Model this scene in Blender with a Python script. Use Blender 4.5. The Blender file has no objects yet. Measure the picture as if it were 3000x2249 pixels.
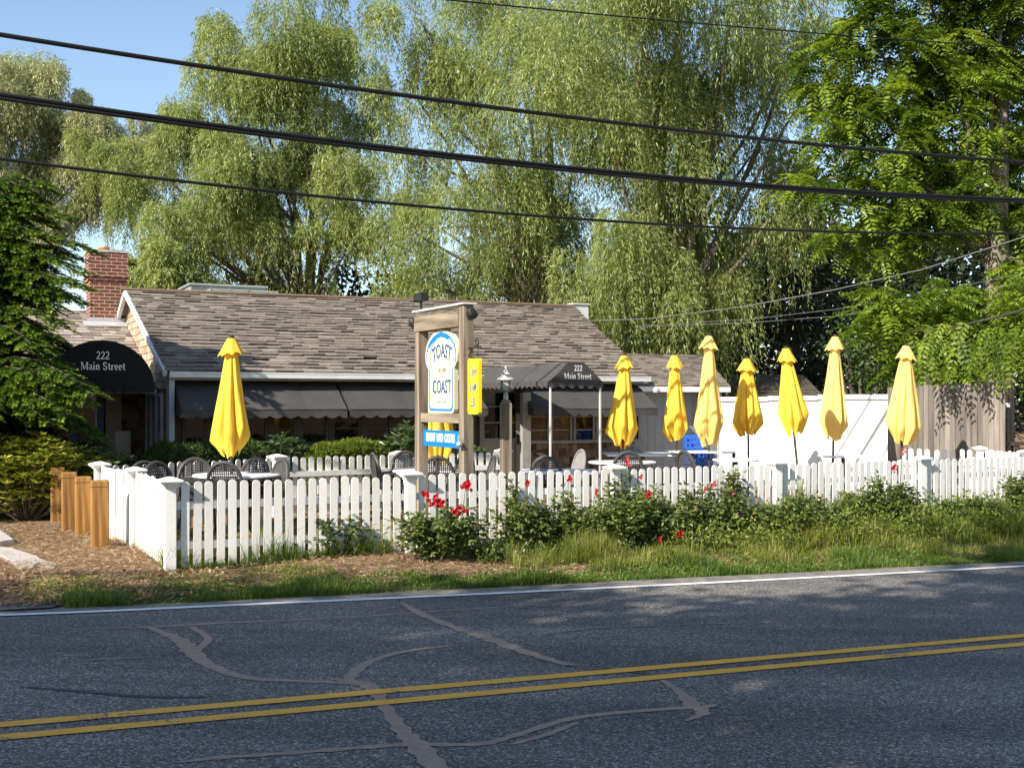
import bpy, bmesh, math, random
import numpy as np
from mathutils import Vector, Matrix
random.seed(7); RNG = np.random.default_rng(7)
SC = bpy.context.scene; COL = SC.collection
R = math.radians; PI = math.pi

# ------------------------------------------------------------------ camera
F, CX, HY, HC = 3400.0, 1500.0, 1177.0, 1.75
cd = bpy.data.cameras.new('camera'); cam = bpy.data.objects.new('camera', cd); COL.objects.link(cam)
cam.location = (0, 0, HC); cam.rotation_euler = (R(90), 0, 0)
cd.sensor_width = 36; cd.lens = F/3000*36; cd.shift_y = (HY-1124.5)/3000
cd.clip_start = 0.1; cd.clip_end = 2000
SC.camera = cam
# ------------------------------------------------------------------ sky and sun
SUN_AZ, SUN_EL = R(47), R(35)           # the light travels towards +X +Y at SUN_AZ from the X axis
LD = Vector((math.cos(SUN_AZ)*math.cos(SUN_EL), math.sin(SUN_AZ)*math.cos(SUN_EL), -math.sin(SUN_EL)))
w = bpy.data.worlds.new('World'); SC.world = w; w.use_nodes = True
nt = w.node_tree; bg = nt.nodes['Background']
sky = nt.nodes.new('ShaderNodeTexSky'); sky.sky_type = 'NISHITA'; sky.sun_disc = False
sky.sun_elevation = SUN_EL; sky.sun_rotation = math.atan2(-LD.x, -LD.y)
sky.air_density = 1.0; sky.dust_density = 0.6; sky.ozone_density = 1.3
nt.links.new(sky.outputs[0], bg.inputs[0]); bg.inputs[1].default_value = 0.112
sd = bpy.data.lights.new('sun', 'SUN'); sd.energy = 4.9; sd.angle = R(0.53); sd.color = (1.0, 0.93, 0.82)
sun = bpy.data.objects.new('sun', sd); COL.objects.link(sun); sun.rotation_euler = LD.to_track_quat('-Z', 'Y').to_euler()
sun.location = (-20, -20, 30)
vs = SC.view_settings; vs.view_transform = 'Standard'; vs.look = 'None'; vs.gamma = 1; vs.exposure = 0.95
SC.cycles.max_bounces = 6; SC.cycles.transparent_max_bounces = 8; SC.cycles.diffuse_bounces = 3
SC.cycles.sample_clamp_indirect = 4

# ------------------------------------------------------------------ placing helpers
def W(px, py, Y): return Vector(((px-CX)/F*Y, Y, HC+(HY-py)/F*Y))
def G(px, py, z=0.0): return W(px, py, (HC-z)*F/(py-HY))
RA = R(24.5); RU = Vector((math.cos(RA), math.sin(RA))); RN = Vector((-math.sin(RA), math.cos(RA)))
V0 = 11.41*RN.y                                    # the white line, across the road
def road_z(X, Y):
    X = np.clip(X, -14, 22); Y = np.clip(Y, -10, 26)
    return -.12-.0191*X-.0087*(Y-9.6)
def sstep(t): t = np.clip(t, 0, 1); return t*t*(3-2*t)
def gz(X, Y):
    v = np.asarray(X)*RN.x+np.asarray(Y)*RN.y-V0
    t = sstep((v-.45)/1.7)
    tn = sstep((-v-7.2)/2.0)*.1
    b = .03*np.sin(X*1.7+Y*.6)*np.sin(Y*1.3-X*.4)*sstep((v-.5)/.5)
    return road_z(X, Y)*(1-t)+b+tn
def onroad(px, py, lift=0.0):                       # a pixel's point on the road surface
    Y = 9.0
    for _ in range(20):
        X = (px-CX)/F*Y; z = float(road_z(X, Y))+lift
        Y = (HC-z)*F/(py-HY)
    return Vector(((px-CX)/F*Y, Y, z))

# ------------------------------------------------------------------ materials
def newmat(name):
    m = bpy.data.materials.new(name); m.use_nodes = True
    t = m.node_tree; return m, t, t.nodes['Principled BSDF']
def N(t, kind, **kw):
    n = t.nodes.new(kind)
    for k, v in kw.items():
        if k in n.inputs: n.inputs[k].default_value = v
        else: setattr(n, k, v)
    return n
def ramp(t, fac, stops):
    r = t.nodes.new('ShaderNodeValToRGB'); e = r.color_ramp.elements
    while len(e) < len(stops): e.new(.5)
    for i, (p, c) in enumerate(stops): e[i].position = p; e[i].color = (*c, 1)
    t.links.new(fac, r.inputs[0]); return r.outputs[0]
def mix(t, fac, a, b, mode='MIX'):
    m = t.nodes.new('ShaderNodeMix'); m.data_type = 'RGBA'; m.blend_type = mode
    for s, v in ((0, fac), (6, a), (7, b)):
        if hasattr(v, 'is_output'): t.links.new(v, m.inputs[s])
        else: m.inputs[s].default_value = (*v, 1) if isinstance(v, tuple) else v
    return m.outputs[2]
def coords(t, scale=(1, 1, 1), rot=(0, 0, 0)):
    tc = t.nodes.new('ShaderNodeTexCoord'); mp = t.nodes.new('ShaderNodeMapping')
    mp.inputs['Scale'].default_value = scale; mp.inputs['Rotation'].default_value = rot
    t.links.new(tc.outputs['Object'], mp.inputs[0]); return mp.outputs[0]
def noise(t, vec, scale, detail=4, rough=.6):
    n = N(t, 'ShaderNodeTexNoise', Scale=scale, Detail=detail, Roughness=rough); t.links.new(vec, n.inputs['Vector']); return n.outputs[0]
def bump(t, b, h, strength, dist=.01):
    n = N(t, 'ShaderNodeBump', Strength=strength, Distance=dist); t.links.new(h, n.inputs['Height']); t.links.new(n.outputs[0], b.inputs['Normal'])
def plain(name, col, rough=.6, var=.25, scale=6, bmp=.2, metal=0, stretch=(1, 1, 1), spec=.4, dirt=None):
    m, t, b = newmat(name); v = coords(t, stretch)
    n = noise(t, v, scale, 5, .65)
    lo = tuple(c*(1-var) for c in col); hi = tuple(min(1, c*(1+var)) for c in col)
    c = ramp(t, n, [(.3, lo), (.7, hi)])
    if dirt:
        n2 = noise(t, v, scale*.35, 6, .7)
        f = ramp(t, n2, [(.5, (0, 0, 0)), (.72, (1, 1, 1))]); c = mix(t, f, c, dirt)
    t.links.new(c, b.inputs['Base Color']); b.inputs['Roughness'].default_value = rough
    b.inputs['Metallic'].default_value = metal; b.inputs['Specular IOR Level'].default_value = spec
    if bmp: bump(t, b, noise(t, v, scale*4, 4), bmp, .006)
    return m
def wood(name, lo, hi, axis='z', scale=14, rough=.8, island=False):
    m, t, b = newmat(name)
    s = {'z': (1, 1, .07), 'x': (.07, 1, 1), 'y': (1, .07, 1)}[axis]
    v = coords(t, s); n = noise(t, v, scale, 6, .7)
    wv = N(t, 'ShaderNodeTexWave', Scale=scale*.35, Distortion=9.0, Detail=3.0); wv.bands_direction = 'DIAGONAL'
    t.links.new(v, wv.inputs['Vector'])
    c = ramp(t, n, [(.3, lo), (.68, hi)])
    c = mix(t, .35, c, ramp(t, wv.outputs[1], [(.1, lo), (.8, hi)]))
    if island:
        a = N(t, 'ShaderNodeAttribute', attribute_name='rnd')
        c = mix(t, 1.0, c, ramp(t, a.outputs['Fac'], [(0, (.62, .62, .62)), (1, (1.25, 1.2, 1.15))]), 'MULTIPLY')
    t.links.new(c, b.inputs['Base Color']); b.inputs['Roughness'].default_value = rough; b.inputs['Specular IOR Level'].default_value = .25
    bump(t, b, n, .5, .006); return m
def leafmat(name, stops, trans=.35, rough=.5, spec=.35):
    m, t, b = newmat(name)
    a = N(t, 'ShaderNodeAttribute', attribute_name='rnd')
    c = ramp(t, a.outputs['Fac'], stops)
    t.links.new(c, b.inputs['Base Color']); b.inputs['Roughness'].default_value = rough; b.inputs['Specular IOR Level'].default_value = spec
    tr = t.nodes.new('ShaderNodeBsdfTranslucent'); c2 = mix(t, 1.0, c, (1.25, 1.2, .55), 'MULTIPLY'); t.links.new(c2, tr.inputs[0])
    ms = t.nodes.new('ShaderNodeMixShader'); ms.inputs[0].default_value = trans
    t.links.new(b.outputs[0], ms.inputs[1]); t.links.new(tr.outputs[0], ms.inputs[2])
    t.links.new(ms.outputs[0], t.nodes['Material Output'].inputs[0]); return m
def shingle_mat(name, stops, streak=.5):
    m, t, b = newmat(name); a = N(t, 'ShaderNodeAttribute', attribute_name='rnd')
    c = ramp(t, a.outputs['Fac'], stops)
    v = coords(t); n = noise(t, v, 22, 5, .7)
    c = mix(t, streak, c, mix(t, 1.0, c, ramp(t, n, [(.3, (.45, .45, .45)), (.7, (1.35, 1.32, 1.28))]), 'MULTIPLY'))
    t.links.new(c, b.inputs['Base Color']); b.inputs['Roughness'].default_value = .9; b.inputs['Specular IOR Level'].default_value = .15
    bump(t, b, n, .6, .01); return m
M = {}
M['white'] = plain('white_paint', (.78, .76, .72), .55, .05, 5, .15, dirt=(.5, .46, .4))
_m, _t, _b = newmat('picket_paint'); _v = coords(_t); _s = _t.nodes.new('ShaderNodeSeparateXYZ'); _t.links.new(_v, _s.inputs[0])
_oi = _t.nodes.new('ShaderNodeObjectInfo'); _n = noise(_t, _v, 28, 5, .75)
_c = ramp(_t, _n, [(.3, (.8, .78, .74)), (.62, (.72, .7, .66)), (.72, (.5, .47, .42))])
_c = mix(_t, 1.0, _c, ramp(_t, _oi.outputs['Random'], [(0, (.86, .85, .83)), (1, (1, 1, 1))]), 'MULTIPLY')
_a = N(_t, 'ShaderNodeMath', operation='MULTIPLY_ADD'); _t.links.new(_n, _a.inputs[0]); _a.inputs[1].default_value = .5; _t.links.new(_s.outputs[2], _a.inputs[2])
_c = mix(_t, ramp(_t, _a.outputs[0], [(.27, (.55, .55, .55)), (.4, (0, 0, 0))]), _c, (.42, .36, .27)); _t.links.new(_c, _b.inputs['Base Color']); _b.inputs['Roughness'].default_value = .6
M['picket'] = _m
M['wallwhite'] = plain('white_wall_paint', (.85, .83, .79), .6, .04, 3, .1)
M['trim'] = plain('trim_paint', (.62, .62, .60), .5, .08, 4, .1)
M['graytrim'] = plain('grey_trim', (.27, .26, .24), .6, .12, 6, .15)
M['bluetrim'] = plain('pale_blue_trim', (.36, .42, .5), .5, .1, 4, .1)
M['browntrim'] = plain('brown_window_trim', (.085, .07, .052), .7, .2, 9, .2)
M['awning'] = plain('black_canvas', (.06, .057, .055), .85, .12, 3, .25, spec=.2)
M['awningshade'] = plain('shaded_black_canvas', (.012, .012, .013), .8, .1, 3, .2, spec=.2)  # darker copy of the awning canvas, the dome's shade put into its colour
M['yellow'] = plain('yellow_canvas', (.92, .63, .07), .75, .07, 3, .2, spec=.2)
M['paleyellow'] = plain('faded_yellow_canvas', (.94, .7, .2), .75, .06, 3, .2, spec=.2)
for k in ('yellow', 'paleyellow'):
    t = M[k].node_tree; b = t.nodes['Principled BSDF']
    tr = t.nodes.new('ShaderNodeBsdfTranslucent'); tr.inputs[0].default_value = (.95, .55, .03, 1)
    ms = t.nodes.new('ShaderNodeMixShader'); ms.inputs[0].default_value = .22
    t.links.new(b.outputs[0], ms.inputs[1]); t.links.new(tr.outputs[0], ms.inputs[2]); t.links.new(ms.outputs[0], t.nodes['Material Output'].inputs[0])
M['pole'] = plain('bronze_pole', (.07, .045, .03), .4, .1, 5, 0, .3)
M['darkmetal'] = plain('dark_metal', (.03, .028, .026), .45, .15, 8, .1, .4)
M['graymetal'] = plain('grey_metal', (.33, .36, .34), .45, .08, 4, .05, .3)
M['alu'] = plain('aluminium_tube', (.6, .6, .58), .35, .05, 4, 0, .5)
M['lampwhite'] = plain('weathered_lamp_paint', (.42, .42, .40), .5, .3, 30, .3)
M['chair'] = plain('charcoal_resin', (.055, .053, .052), .45, .1, 8, .05)
M['chairlight'] = plain('faded_grey_resin', (.22, .21, .2), .45, .1, 8, .05)
M['table'] = plain('white_table_top', (.75, .77, .8), .35, .04, 5, 0)
M['tablebrown'] = plain('brown_pedestal', (.09, .05, .03), .5, .2, 6, .1)
M['graywall'] = plain('grey_painted_boards', (.27, .29, .29), .6, .07, 4, .1)
M['cream'] = plain('cream_panel', (.35, .31, .24), .6, .05, 3, .05)
M['blue'] = plain('blue_door_paint', (.01, .05, .22), .4, .1, 4, .05)
M['signblue'] = plain('sign_blue', (.005, .17, .48), .45, .04, 4, 0)
M['inkblue'] = plain('letter_blue', (.03, .09, .27), .5, .05, 4, 0)
M['signcream'] = plain('sign_cream', (.66, .61, .4), .5, .03, 4, 0)
M['signwhite'] = plain('letter_white', (.85, .84, .8), .5, .02, 4, 0)
M['signyellow'] = plain('sign_yellow', (.88, .66, .02), .5, .03, 4, 0)
M['crate'] = plain('blue_plastic', (.02, .12, .5), .4, .1, 4, 0)
M['bark'] = wood('bark', (.03, .024, .018), (.12, .1, .075), 'z', 9)
M['barkpale'] = wood('pale_bark', (.08, .065, .045), (.26, .22, .16), 'z', 9)
M['weathered'] = wood('weathered_post_wood', (.085, .06, .04), (.36, .29, .215), 'z', 10)
M['weatheredx'] = wood('weathered_beam_wood', (.08, .058, .038), (.34, .27, .2), 'x', 10)
M['fencewood'] = wood('grey_fence_boards', (.08, .07, .062), (.235, .21, .185), 'z', 12, island=True)
M['bollard'] = wood('treated_pine', (.13, .055, .014), (.4, .21, .065), 'z', 16)
M['railwood'] = wood('pinkish_rail_wood', (.2, .13, .09), (.4, .3, .22), 'x', 9)
M['roof'] = shingle_mat('cedar_roof_shingles', [(0, (.16, .136, .112)), (.3, (.2, .17, .142)), (.75, (.228, .197, .166)), (1, (.27, .235, .2))])
M['wallshingle'] = shingle_mat('cedar_wall_shingles', [(0, (.27, .19, .125)), (.4, (.4, .3, .21)), (.8, (.46, .38, .29)), (1, (.34, .3, .26))])
M['darkshingle'] = shingle_mat('weathered_wall_shingles', [(0, (.08, .05, .035)), (.5, (.17, .12, .085)), (1, (.28, .21, .16))])
M['wingroof'] = shingle_mat('pale_roof_shingles', [(0, (.18, .15, .125)), (.5, (.3, .255, .215)), (1, (.4, .35, .3))])
M['concrete'] = plain('concrete', (.42, .38, .34), .85, .2, 7, .5, dirt=(.25, .22, .18))
M['flashing'] = plain('lead_flashing', (.45, .45, .46), .5, .1, 6, .1, .2)
M['wire'] = plain('black_cable', (.006, .006, .006), .5, .1, 3, 0)
M['wiregray'] = plain('grey_cable', (.12, .12, .115), .5, .1, 3, 0)
M['bloom'] = plain('red_petals', (.55, .008, .02), .5, .3, 30, .1)
M['pink'] = plain('pink_petals', (.6, .1, .1), .5, .3, 30, .1)
M['stem'] = plain('green_stem', (.08, .12, .03), .6, .2, 9, 0)
M['litter'] = leafmat('dry_litter', [(0, (.12, .065, .034)), (.5, (.29, .18, .095)), (1, (.47, .36, .22))], .1, .8)
M['willow'] = leafmat('willow_leaves', [(0, (.07, .105, .03)), (.3, (.2, .25, .075)), (.75, (.33, .385, .125)), (1, (.5, .54, .26))], .5, .42, .5)
M['willowpale'] = leafmat('pale_willow_leaves', [(0, (.16, .18, .08)), (.4, (.3, .32, .15)), (.8, (.4, .42, .21)), (1, (.5, .52, .3))], .38, .42, .5)
M['walnut'] = leafmat('pinnate_leaves', [(0, (.06, .11, .012)), (.4, (.16, .24, .024)), (.85, (.27, .35, .04)), (.97, (.3, .32, .04)), (1, (.4, .3, .03))], .45, .42, .4)
M['shrub'] = leafmat('shrub_leaves', [(0, (.03, .06, .015)), (.5, (.07, .12, .03)), (1, (.14, .2, .06))], .35)
M['shrublight'] = leafmat('weed_leaves', [(0, (.07, .11, .02)), (.5, (.16, .21, .035)), (.9, (.28, .3, .06)), (1, (.36, .28, .12))], .35)
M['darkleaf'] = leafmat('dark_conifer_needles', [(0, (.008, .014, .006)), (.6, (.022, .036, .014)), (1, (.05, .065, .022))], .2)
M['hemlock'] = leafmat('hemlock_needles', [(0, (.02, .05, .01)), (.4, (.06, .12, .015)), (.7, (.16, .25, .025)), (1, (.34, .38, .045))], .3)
M['rhodo'] = leafmat('rhododendron_leaves', [(0, (.08, .11, .015)), (.5, (.22, .26, .035)), (1, (.5, .48, .08))], .35, .35, .5)
M['rhodogreen'] = leafmat('green_rhododendron_leaves', [(0, (.03, .06, .02)), (.5, (.08, .13, .05)), (1, (.15, .2, .08))], .2, .35, .5)
M['hedgeshade'] = leafmat('shaded_hedge_leaves', [(0, (.015, .035, .008)), (.6, (.05, .1, .018)), (1, (.12, .18, .03))], .2)  # darker copy of the hedge leaves with shade put into the colour
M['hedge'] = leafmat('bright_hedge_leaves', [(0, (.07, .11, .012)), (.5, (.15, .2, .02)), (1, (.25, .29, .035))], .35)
M['rose'] = leafmat('rose_leaves', [(0, (.035, .06, .014)), (.5, (.105, .15, .036)), (.85, (.2, .25, .07)), (1, (.33, .29, .1))], .3, .4, .4)
M['grassgreen'] = leafmat('lush_grass', [(0, (.05, .1, .014)), (.6, (.12, .19, .03)), (1, (.24, .28, .06))], .4)
M['grassdry'] = leafmat('dry_grass', [(0, (.09, .13, .02)), (.45, (.19, .24, .04)), (.8, (.32, .32, .08)), (1, (.48, .4, .2))], .4)
M['roadside'] = leafmat('roadside_tree_leaves', [(0, (.03, .06, .015)), (1, (.08, .12, .03))], .25)

# asphalt
m, t, b = newmat('asphalt'); v = coords(t)
vo = N(t, 'ShaderNodeTexVoronoi', Scale=88.0); t.links.new(v, vo.inputs['Vector'])
sep = t.nodes.new('ShaderNodeSeparateColor'); t.links.new(vo.outputs['Color'], sep.inputs[0])
agg = ramp(t, sep.outputs[0], [(0, (.066, .062, .059)), (.45, (.13, .122, .115)), (.8, (.21, .197, .185)), (1, (.46, .43, .4))])
big = noise(t, v, .5, 5, .6)
agg = mix(t, 1.0, agg, ramp(t, big, [(.35, (.8, .8, .8)), (.65, (1.15, 1.13, 1.1))]), 'MULTIPLY')
vt = coords(t, (.12, 1.1, 1), (0, 0, -RA))
agg = mix(t, 1.0, agg, ramp(t, noise(t, vt, 1.0, 3, .5), [(.38, (.72, .73, .75)), (.62, (1.22, 1.2, 1.17))]), 'MULTIPLY')
fine = noise(t, v, 170, 2, .6)
agg = mix(t, 1.0, agg, ramp(t, fine, [(.35, (.72, .72, .72)), (.65, (1.3, 1.3, 1.3))]), 'MULTIPLY')
t.links.new(agg, b.inputs['Base Color']); b.inputs['Roughness'].default_value = .85; b.inputs['Specular IOR Level'].default_value = .3
bump(t, b, vo.outputs['Distance'], .7, .012); M['asphalt'] = m
def worn_paint(name, col, wear):
    m, t, b = newmat(name); v = coords(t)
    n = noise(t, v, 55, 4, .7); n2 = noise(t, v, 2.5, 3, .6)
    ad = N(t, 'ShaderNodeMath', operation='ADD'); t.links.new(n, ad.inputs[0]); t.links.new(n2, ad.inputs[1])
    hf = N(t, 'ShaderNodeMath', operation='MULTIPLY'); t.links.new(ad.outputs[0], hf.inputs[0]); hf.inputs[1].default_value = .5
    c = ramp(t, hf.outputs[0], [(wear, (.07, .075, .08)), (wear+.06, col)])
    t.links.new(c, b.inputs['Base Color']); b.inputs['Roughness'].default_value = .7; bump(t, b, n, .3, .004); return m
M['yellowline'] = worn_paint('worn_yellow_paint', (.85, .42, .045), .37)
M['whiteline'] = worn_paint('worn_white_paint', (.7, .7, .68), .34)
M['seal'] = plain('crack_sealer', (.33, .24, .18), .8, .2, 14, .3)
M['sealdark'] = plain('dark_crack_sealer', (.06, .06, .06), .8, .2, 14, .3)
M['shoulder'] = plain('sandy_shoulder', (.2, .18, .155), .9, .35, 9, .6, dirt=(.1, .095, .09))
# ground: dirt, mulch and dry grass patches
m, t, b = newmat('ground_soil'); v = coords(t)
n1 = noise(t, v, 1.6, 6, .7); n2 = noise(t, v, 38, 5, .75)
c = ramp(t, n1, [(.36, (.12, .085, .05)), (.5, (.27, .185, .12)), (.64, (.2, .145, .09))])
c = mix(t, 1.0, c, ramp(t, n2, [(.3, (.5, .48, .45)), (.7, (1.5, 1.42, 1.35))]), 'MULTIPLY')
t.links.new(c, b.inputs['Base Color']); b.inputs['Roughness'].default_value = .95; b.inputs['Specular IOR Level'].default_value = .1
bump(t, b, n2, .8, .03); M['soil'] = m
# glass
def glassmat(name, col):
    m, t, b = newmat(name); v = coords(t)
    n = noise(t, v, .7, 2); t.links.new(ramp(t, n, [(.3, tuple(c*.6 for c in col)), (.7, col)]), b.inputs['Base Color'])
    b.inputs['Roughness'].default_value = .03; b.inputs['Specular IOR Level'].default_value = .4
    bump(t, b, noise(t, v, 1.1, 1), .06, .02); return m
M['glass'] = glassmat('dark_window_glass', (.004, .004, .005))
M['glassbrown'] = glassmat('glass_over_brown_blind', (.12, .06, .03))
M['lampglass'] = plain('frosted_lamp_glass', (.5, .5, .47), .25, .05, 4, 0)
# brick
m, t, b = newmat('chimney_brick'); tc = t.nodes.new('ShaderNodeTexCoord'); sx = t.nodes.new('ShaderNodeSeparateXYZ'); t.links.new(tc.outputs['Object'], sx.inputs[0])
ad = N(t, 'ShaderNodeMath', operation='ADD'); t.links.new(sx.outputs[0], ad.inputs[0]); t.links.new(sx.outputs[1], ad.inputs[1])
cb = t.nodes.new('ShaderNodeCombineXYZ'); t.links.new(ad.outputs[0], cb.inputs[0]); t.links.new(sx.outputs[2], cb.inputs[1])
br = N(t, 'ShaderNodeTexBrick'); br.inputs['Color1'].default_value = (.17, .045, .028, 1); br.inputs['Color2'].default_value = (.11, .03, .02, 1)
br.inputs['Mortar'].default_value = (.38, .29, .21, 1); br.inputs['Scale'].default_value = 1; br.inputs['Mortar Size'].default_value = .009
br.inputs['Brick Width'].default_value = .215; br.inputs['Row Height'].default_value = .075; br.inputs['Bias'].default_value = -.1
t.links.new(cb.outputs[0], br.inputs['Vector']); nn = noise(t, tc.outputs['Object'], 30, 4)
t.links.new(mix(t, 1.0, br.outputs[0], ramp(t, nn, [(.3, (.7, .7, .7)), (.7, (1.25, 1.25, 1.25))]), 'MULTIPLY'), b.inputs['Base Color'])
b.inputs['Roughness'].default_value = .85; M['brick'] = m

# ------------------------------------------------------------------ object helpers
def tag(o, label=None, cat=None, group=None, kind=None):
    for k, v in (('label', label), ('category', cat), ('group', group), ('kind', kind)):
        if v: o[k] = v
    return o
def thing(name, label, cat, loc=(0, 0, 0), rz=0, group=None):
    o = bpy.data.objects.new(name, None); COL.objects.link(o); o.empty_display_size = .2
    o.location = loc; o.rotation_euler = (0, 0, rz); return tag(o, label, cat, group)
class MB:
    def __init__(s): s.v = []; s.f = []; s.r = []
    def add(s, vs_, fs, rnd=None):
        k = len(s.v); s.v += [tuple(p) for p in vs_]; s.f += [tuple(i+k for i in f) for f in fs]
        rr = random.random() if rnd is None else rnd; s.r += [rr]*len(fs)
    def box(s, x0, x1, y0, y1, z0, z1, mt=None, bev=0):
        if bev:
            return s.bbox(x0, x1, y0, y1, z0, z1, bev, mt)
        P = [(x0, y0, z0), (x1, y0, z0), (x1, y1, z0), (x0, y1, z0), (x0, y0, z1), (x1, y0, z1), (x1, y1, z1), (x0, y1, z1)]
        if mt: P = [mt@Vector(p) for p in P]
        s.add(P, [(0, 3, 2, 1), (4, 5, 6, 7), (0, 1, 5, 4), (1, 2, 6, 5), (2, 3, 7, 6), (3, 0, 4, 7)])
    def bbox(s, x0, x1, y0, y1, z0, z1, b, mt=None):
        bm = bmesh.new(); bmesh.ops.create_cube(bm, size=1)
        for q in bm.verts: q.co = Vector(((x0+x1)/2+q.co.x*(x1-x0), (y0+y1)/2+q.co.y*(y1-y0), (z0+z1)/2+q.co.z*(z1-z0)))
        bmesh.ops.bevel(bm, geom=bm.edges[:], offset=b, segments=2, affect='EDGES', profile=.5)
        bm.verts.index_update(); P = [(mt@q.co if mt else q.co.copy()) for q in bm.verts]
        s.add(P, [tuple(q.index for q in f.verts) for f in bm.faces]); bm.free()
    def tube(s, pts, rad, n=8, cap=True):
        pts = [Vector(p) for p in pts]; rad = rad if isinstance(rad, (list, tuple)) else [rad]*len(pts)
        P = []; up = Vector((0, 0, 1)); prev = None
        for i, p in enumerate(pts):
            d = (pts[min(i+1, len(pts)-1)]-pts[max(i-1, 0)]).normalized()
            if prev is None: a = d.cross(up if abs(d.z) < .9 else Vector((1, 0, 0))).normalized()
            else: a = (prev-d*prev.dot(d)).normalized()
            prev = a; b_ = d.cross(a)
            for k in range(n): an = 2*PI*k/n; P.append(p+(a*math.cos(an)+b_*math.sin(an))*rad[i])
        Fs = [(i*n+k, i*n+(k+1) % n, (i+1)*n+(k+1) % n, (i+1)*n+k) for i in range(len(pts)-1) for k in range(n)]
        if cap: Fs += [tuple(range(n-1, -1, -1)), tuple((len(pts)-1)*n+k for k in range(n))]
        s.add(P, Fs)
    def lathe(s, prof, n=20, c=(0, 0, 0)):
        P = [(c[0]+r*math.cos(2*PI*k/n), c[1]+r*math.sin(2*PI*k/n), c[2]+z) for r, z in prof for k in range(n)]
        Fs = [(i*n+k, i*n+(k+1) % n, (i+1)*n+(k+1) % n, (i+1)*n+k) for i in range(len(prof)-1) for k in range(n)]
        Fs += [tuple(range(n-1, -1, -1)), tuple((len(prof)-1)*n+k for k in range(n))]
        s.add(P, Fs)
    def prism(s, outline, d0, d1, fn=None, ax='y'):            # outline in (a, z), extruded along depth
        n = len(outline); P = []
        for d in (d0, d1):
            for a, z in outline: P.append((a, d, z) if ax == 'y' else ((d, a, z) if ax == 'x' else (a, z, d)))
        if fn: P = [fn(Vector(p)) for p in P]
        s.add(P, [tuple(range(n)), tuple(range(2*n-1, n-1, -1))]+[(i, i+n, (i+1) % n+n, (i+1) % n) for i in range(n)])
    def build(s, name, m, parent=None, smooth=False, fixn=True):
        me = bpy.data.meshes.new(name); me.from_pydata(s.v, [], s.f)
        at = me.attributes.new('rnd', 'FLOAT', 'FACE'); at.data.foreach_set('value', np.array(s.r, 'f'))
        if fixn:
            bm = bmesh.new(); bm.from_mesh(me); bmesh.ops.recalc_face_normals(bm, faces=bm.faces); bm.to_mesh(me); bm.free()
        me.materials.append(m)
        if smooth: me.polygons.foreach_set('use_smooth', [True]*len(me.polygons))
        o = bpy.data.objects.new(name, me); COL.objects.link(o)
        if parent: o.parent = parent
        return o
def fast(name, V, k, m, parent=None, rnd=None):                 # V: (n*k, 3) corners of n separate k-gons
    V = np.asarray(V, 'f').reshape(-1, 3); n = len(V)//k
    me = bpy.data.meshes.new(name); me.vertices.add(len(V)); me.vertices.foreach_set('co', V.ravel())
    me.loops.add(len(V)); me.loops.foreach_set('vertex_index', np.arange(len(V), dtype='i'))
    me.polygons.add(n); me.polygons.foreach_set('loop_start', np.arange(n, dtype='i')*k)
    me.update(calc_edges=True)
    at = me.attributes.new('rnd', 'FLOAT', 'FACE'); at.data.foreach_set('value', (RNG.random(n) if rnd is None else rnd).astype('f'))
    me.materials.append(m); o = bpy.data.objects.new(name, me); COL.objects.link(o)
    if parent: o.parent = parent
    return o
def unit(a): return a/np.maximum(np.linalg.norm(a, axis=-1, keepdims=True), 1e-9)
def leaves(base, d, L, Wd, nrm=None, mid=.45):                  # rhombic leaves: base point, direction, length, width
    d = unit(d); r = unit(RNG.normal(size=d.shape)) if nrm is None else nrm
    s = unit(np.cross(d, r)); L = np.asarray(L).reshape(-1, 1); Wd = np.asarray(Wd).reshape(-1, 1)
    m_ = base+d*L*mid
    return np.stack([base, m_+s*Wd/2, base+d*L, m_-s*Wd/2], 1)
def copy_children(src, dst):
    for ch in list(src.children):
        c = ch.copy(); COL.objects.link(c); c.parent = dst
        for g in list(ch.children):
            d = g.copy(); COL.objects.link(d); d.parent = c
def dup(src, loc, rz, label, mats=None):
    r = src.copy(); COL.objects.link(r); r.location = loc; r.rotation_euler = (0, 0, rz); r['label'] = label
    copy_children(src, r); return r

# text: outlines from Blender's built-in face, and a small stroke alphabet with serifs
def text_mesh(txt, size=1.0, extr=.004, xs=1.0, shear=0.0, bold=0.0, space=1.0):
    cu = bpy.data.curves.new('t', 'FONT'); cu.body = txt; cu.size = size; cu.extrude = extr; cu.shear = shear; cu.offset = bold
    cu.align_x = 'CENTER'; cu.align_y = 'CENTER'; cu.space_character = space; cu.resolution_u = 3
    o = bpy.data.objects.new('t', cu); COL.objects.link(o); dg = bpy.context.evaluated_depsgraph_get()
    me = bpy.data.meshes.new_from_object(o.evaluated_get(dg)); bpy.data.objects.remove(o); bpy.data.curves.remove(cu)
    vs_ = [Vector((q.co.x*xs, q.co.y, q.co.z)) for q in me.vertices]; fs = [tuple(p.vertices) for p in me.polygons]
    bpy.data.meshes.remove(me); return vs_, fs
def arc(cx, cy, rx, ry, a0, a1, n=10): return [(cx+rx*math.cos(R(a0+(a1-a0)*i/n)), cy+ry*math.sin(R(a0+(a1-a0)*i/n))) for i in range(n+1)]
TH, TN = .15, .055
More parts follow.
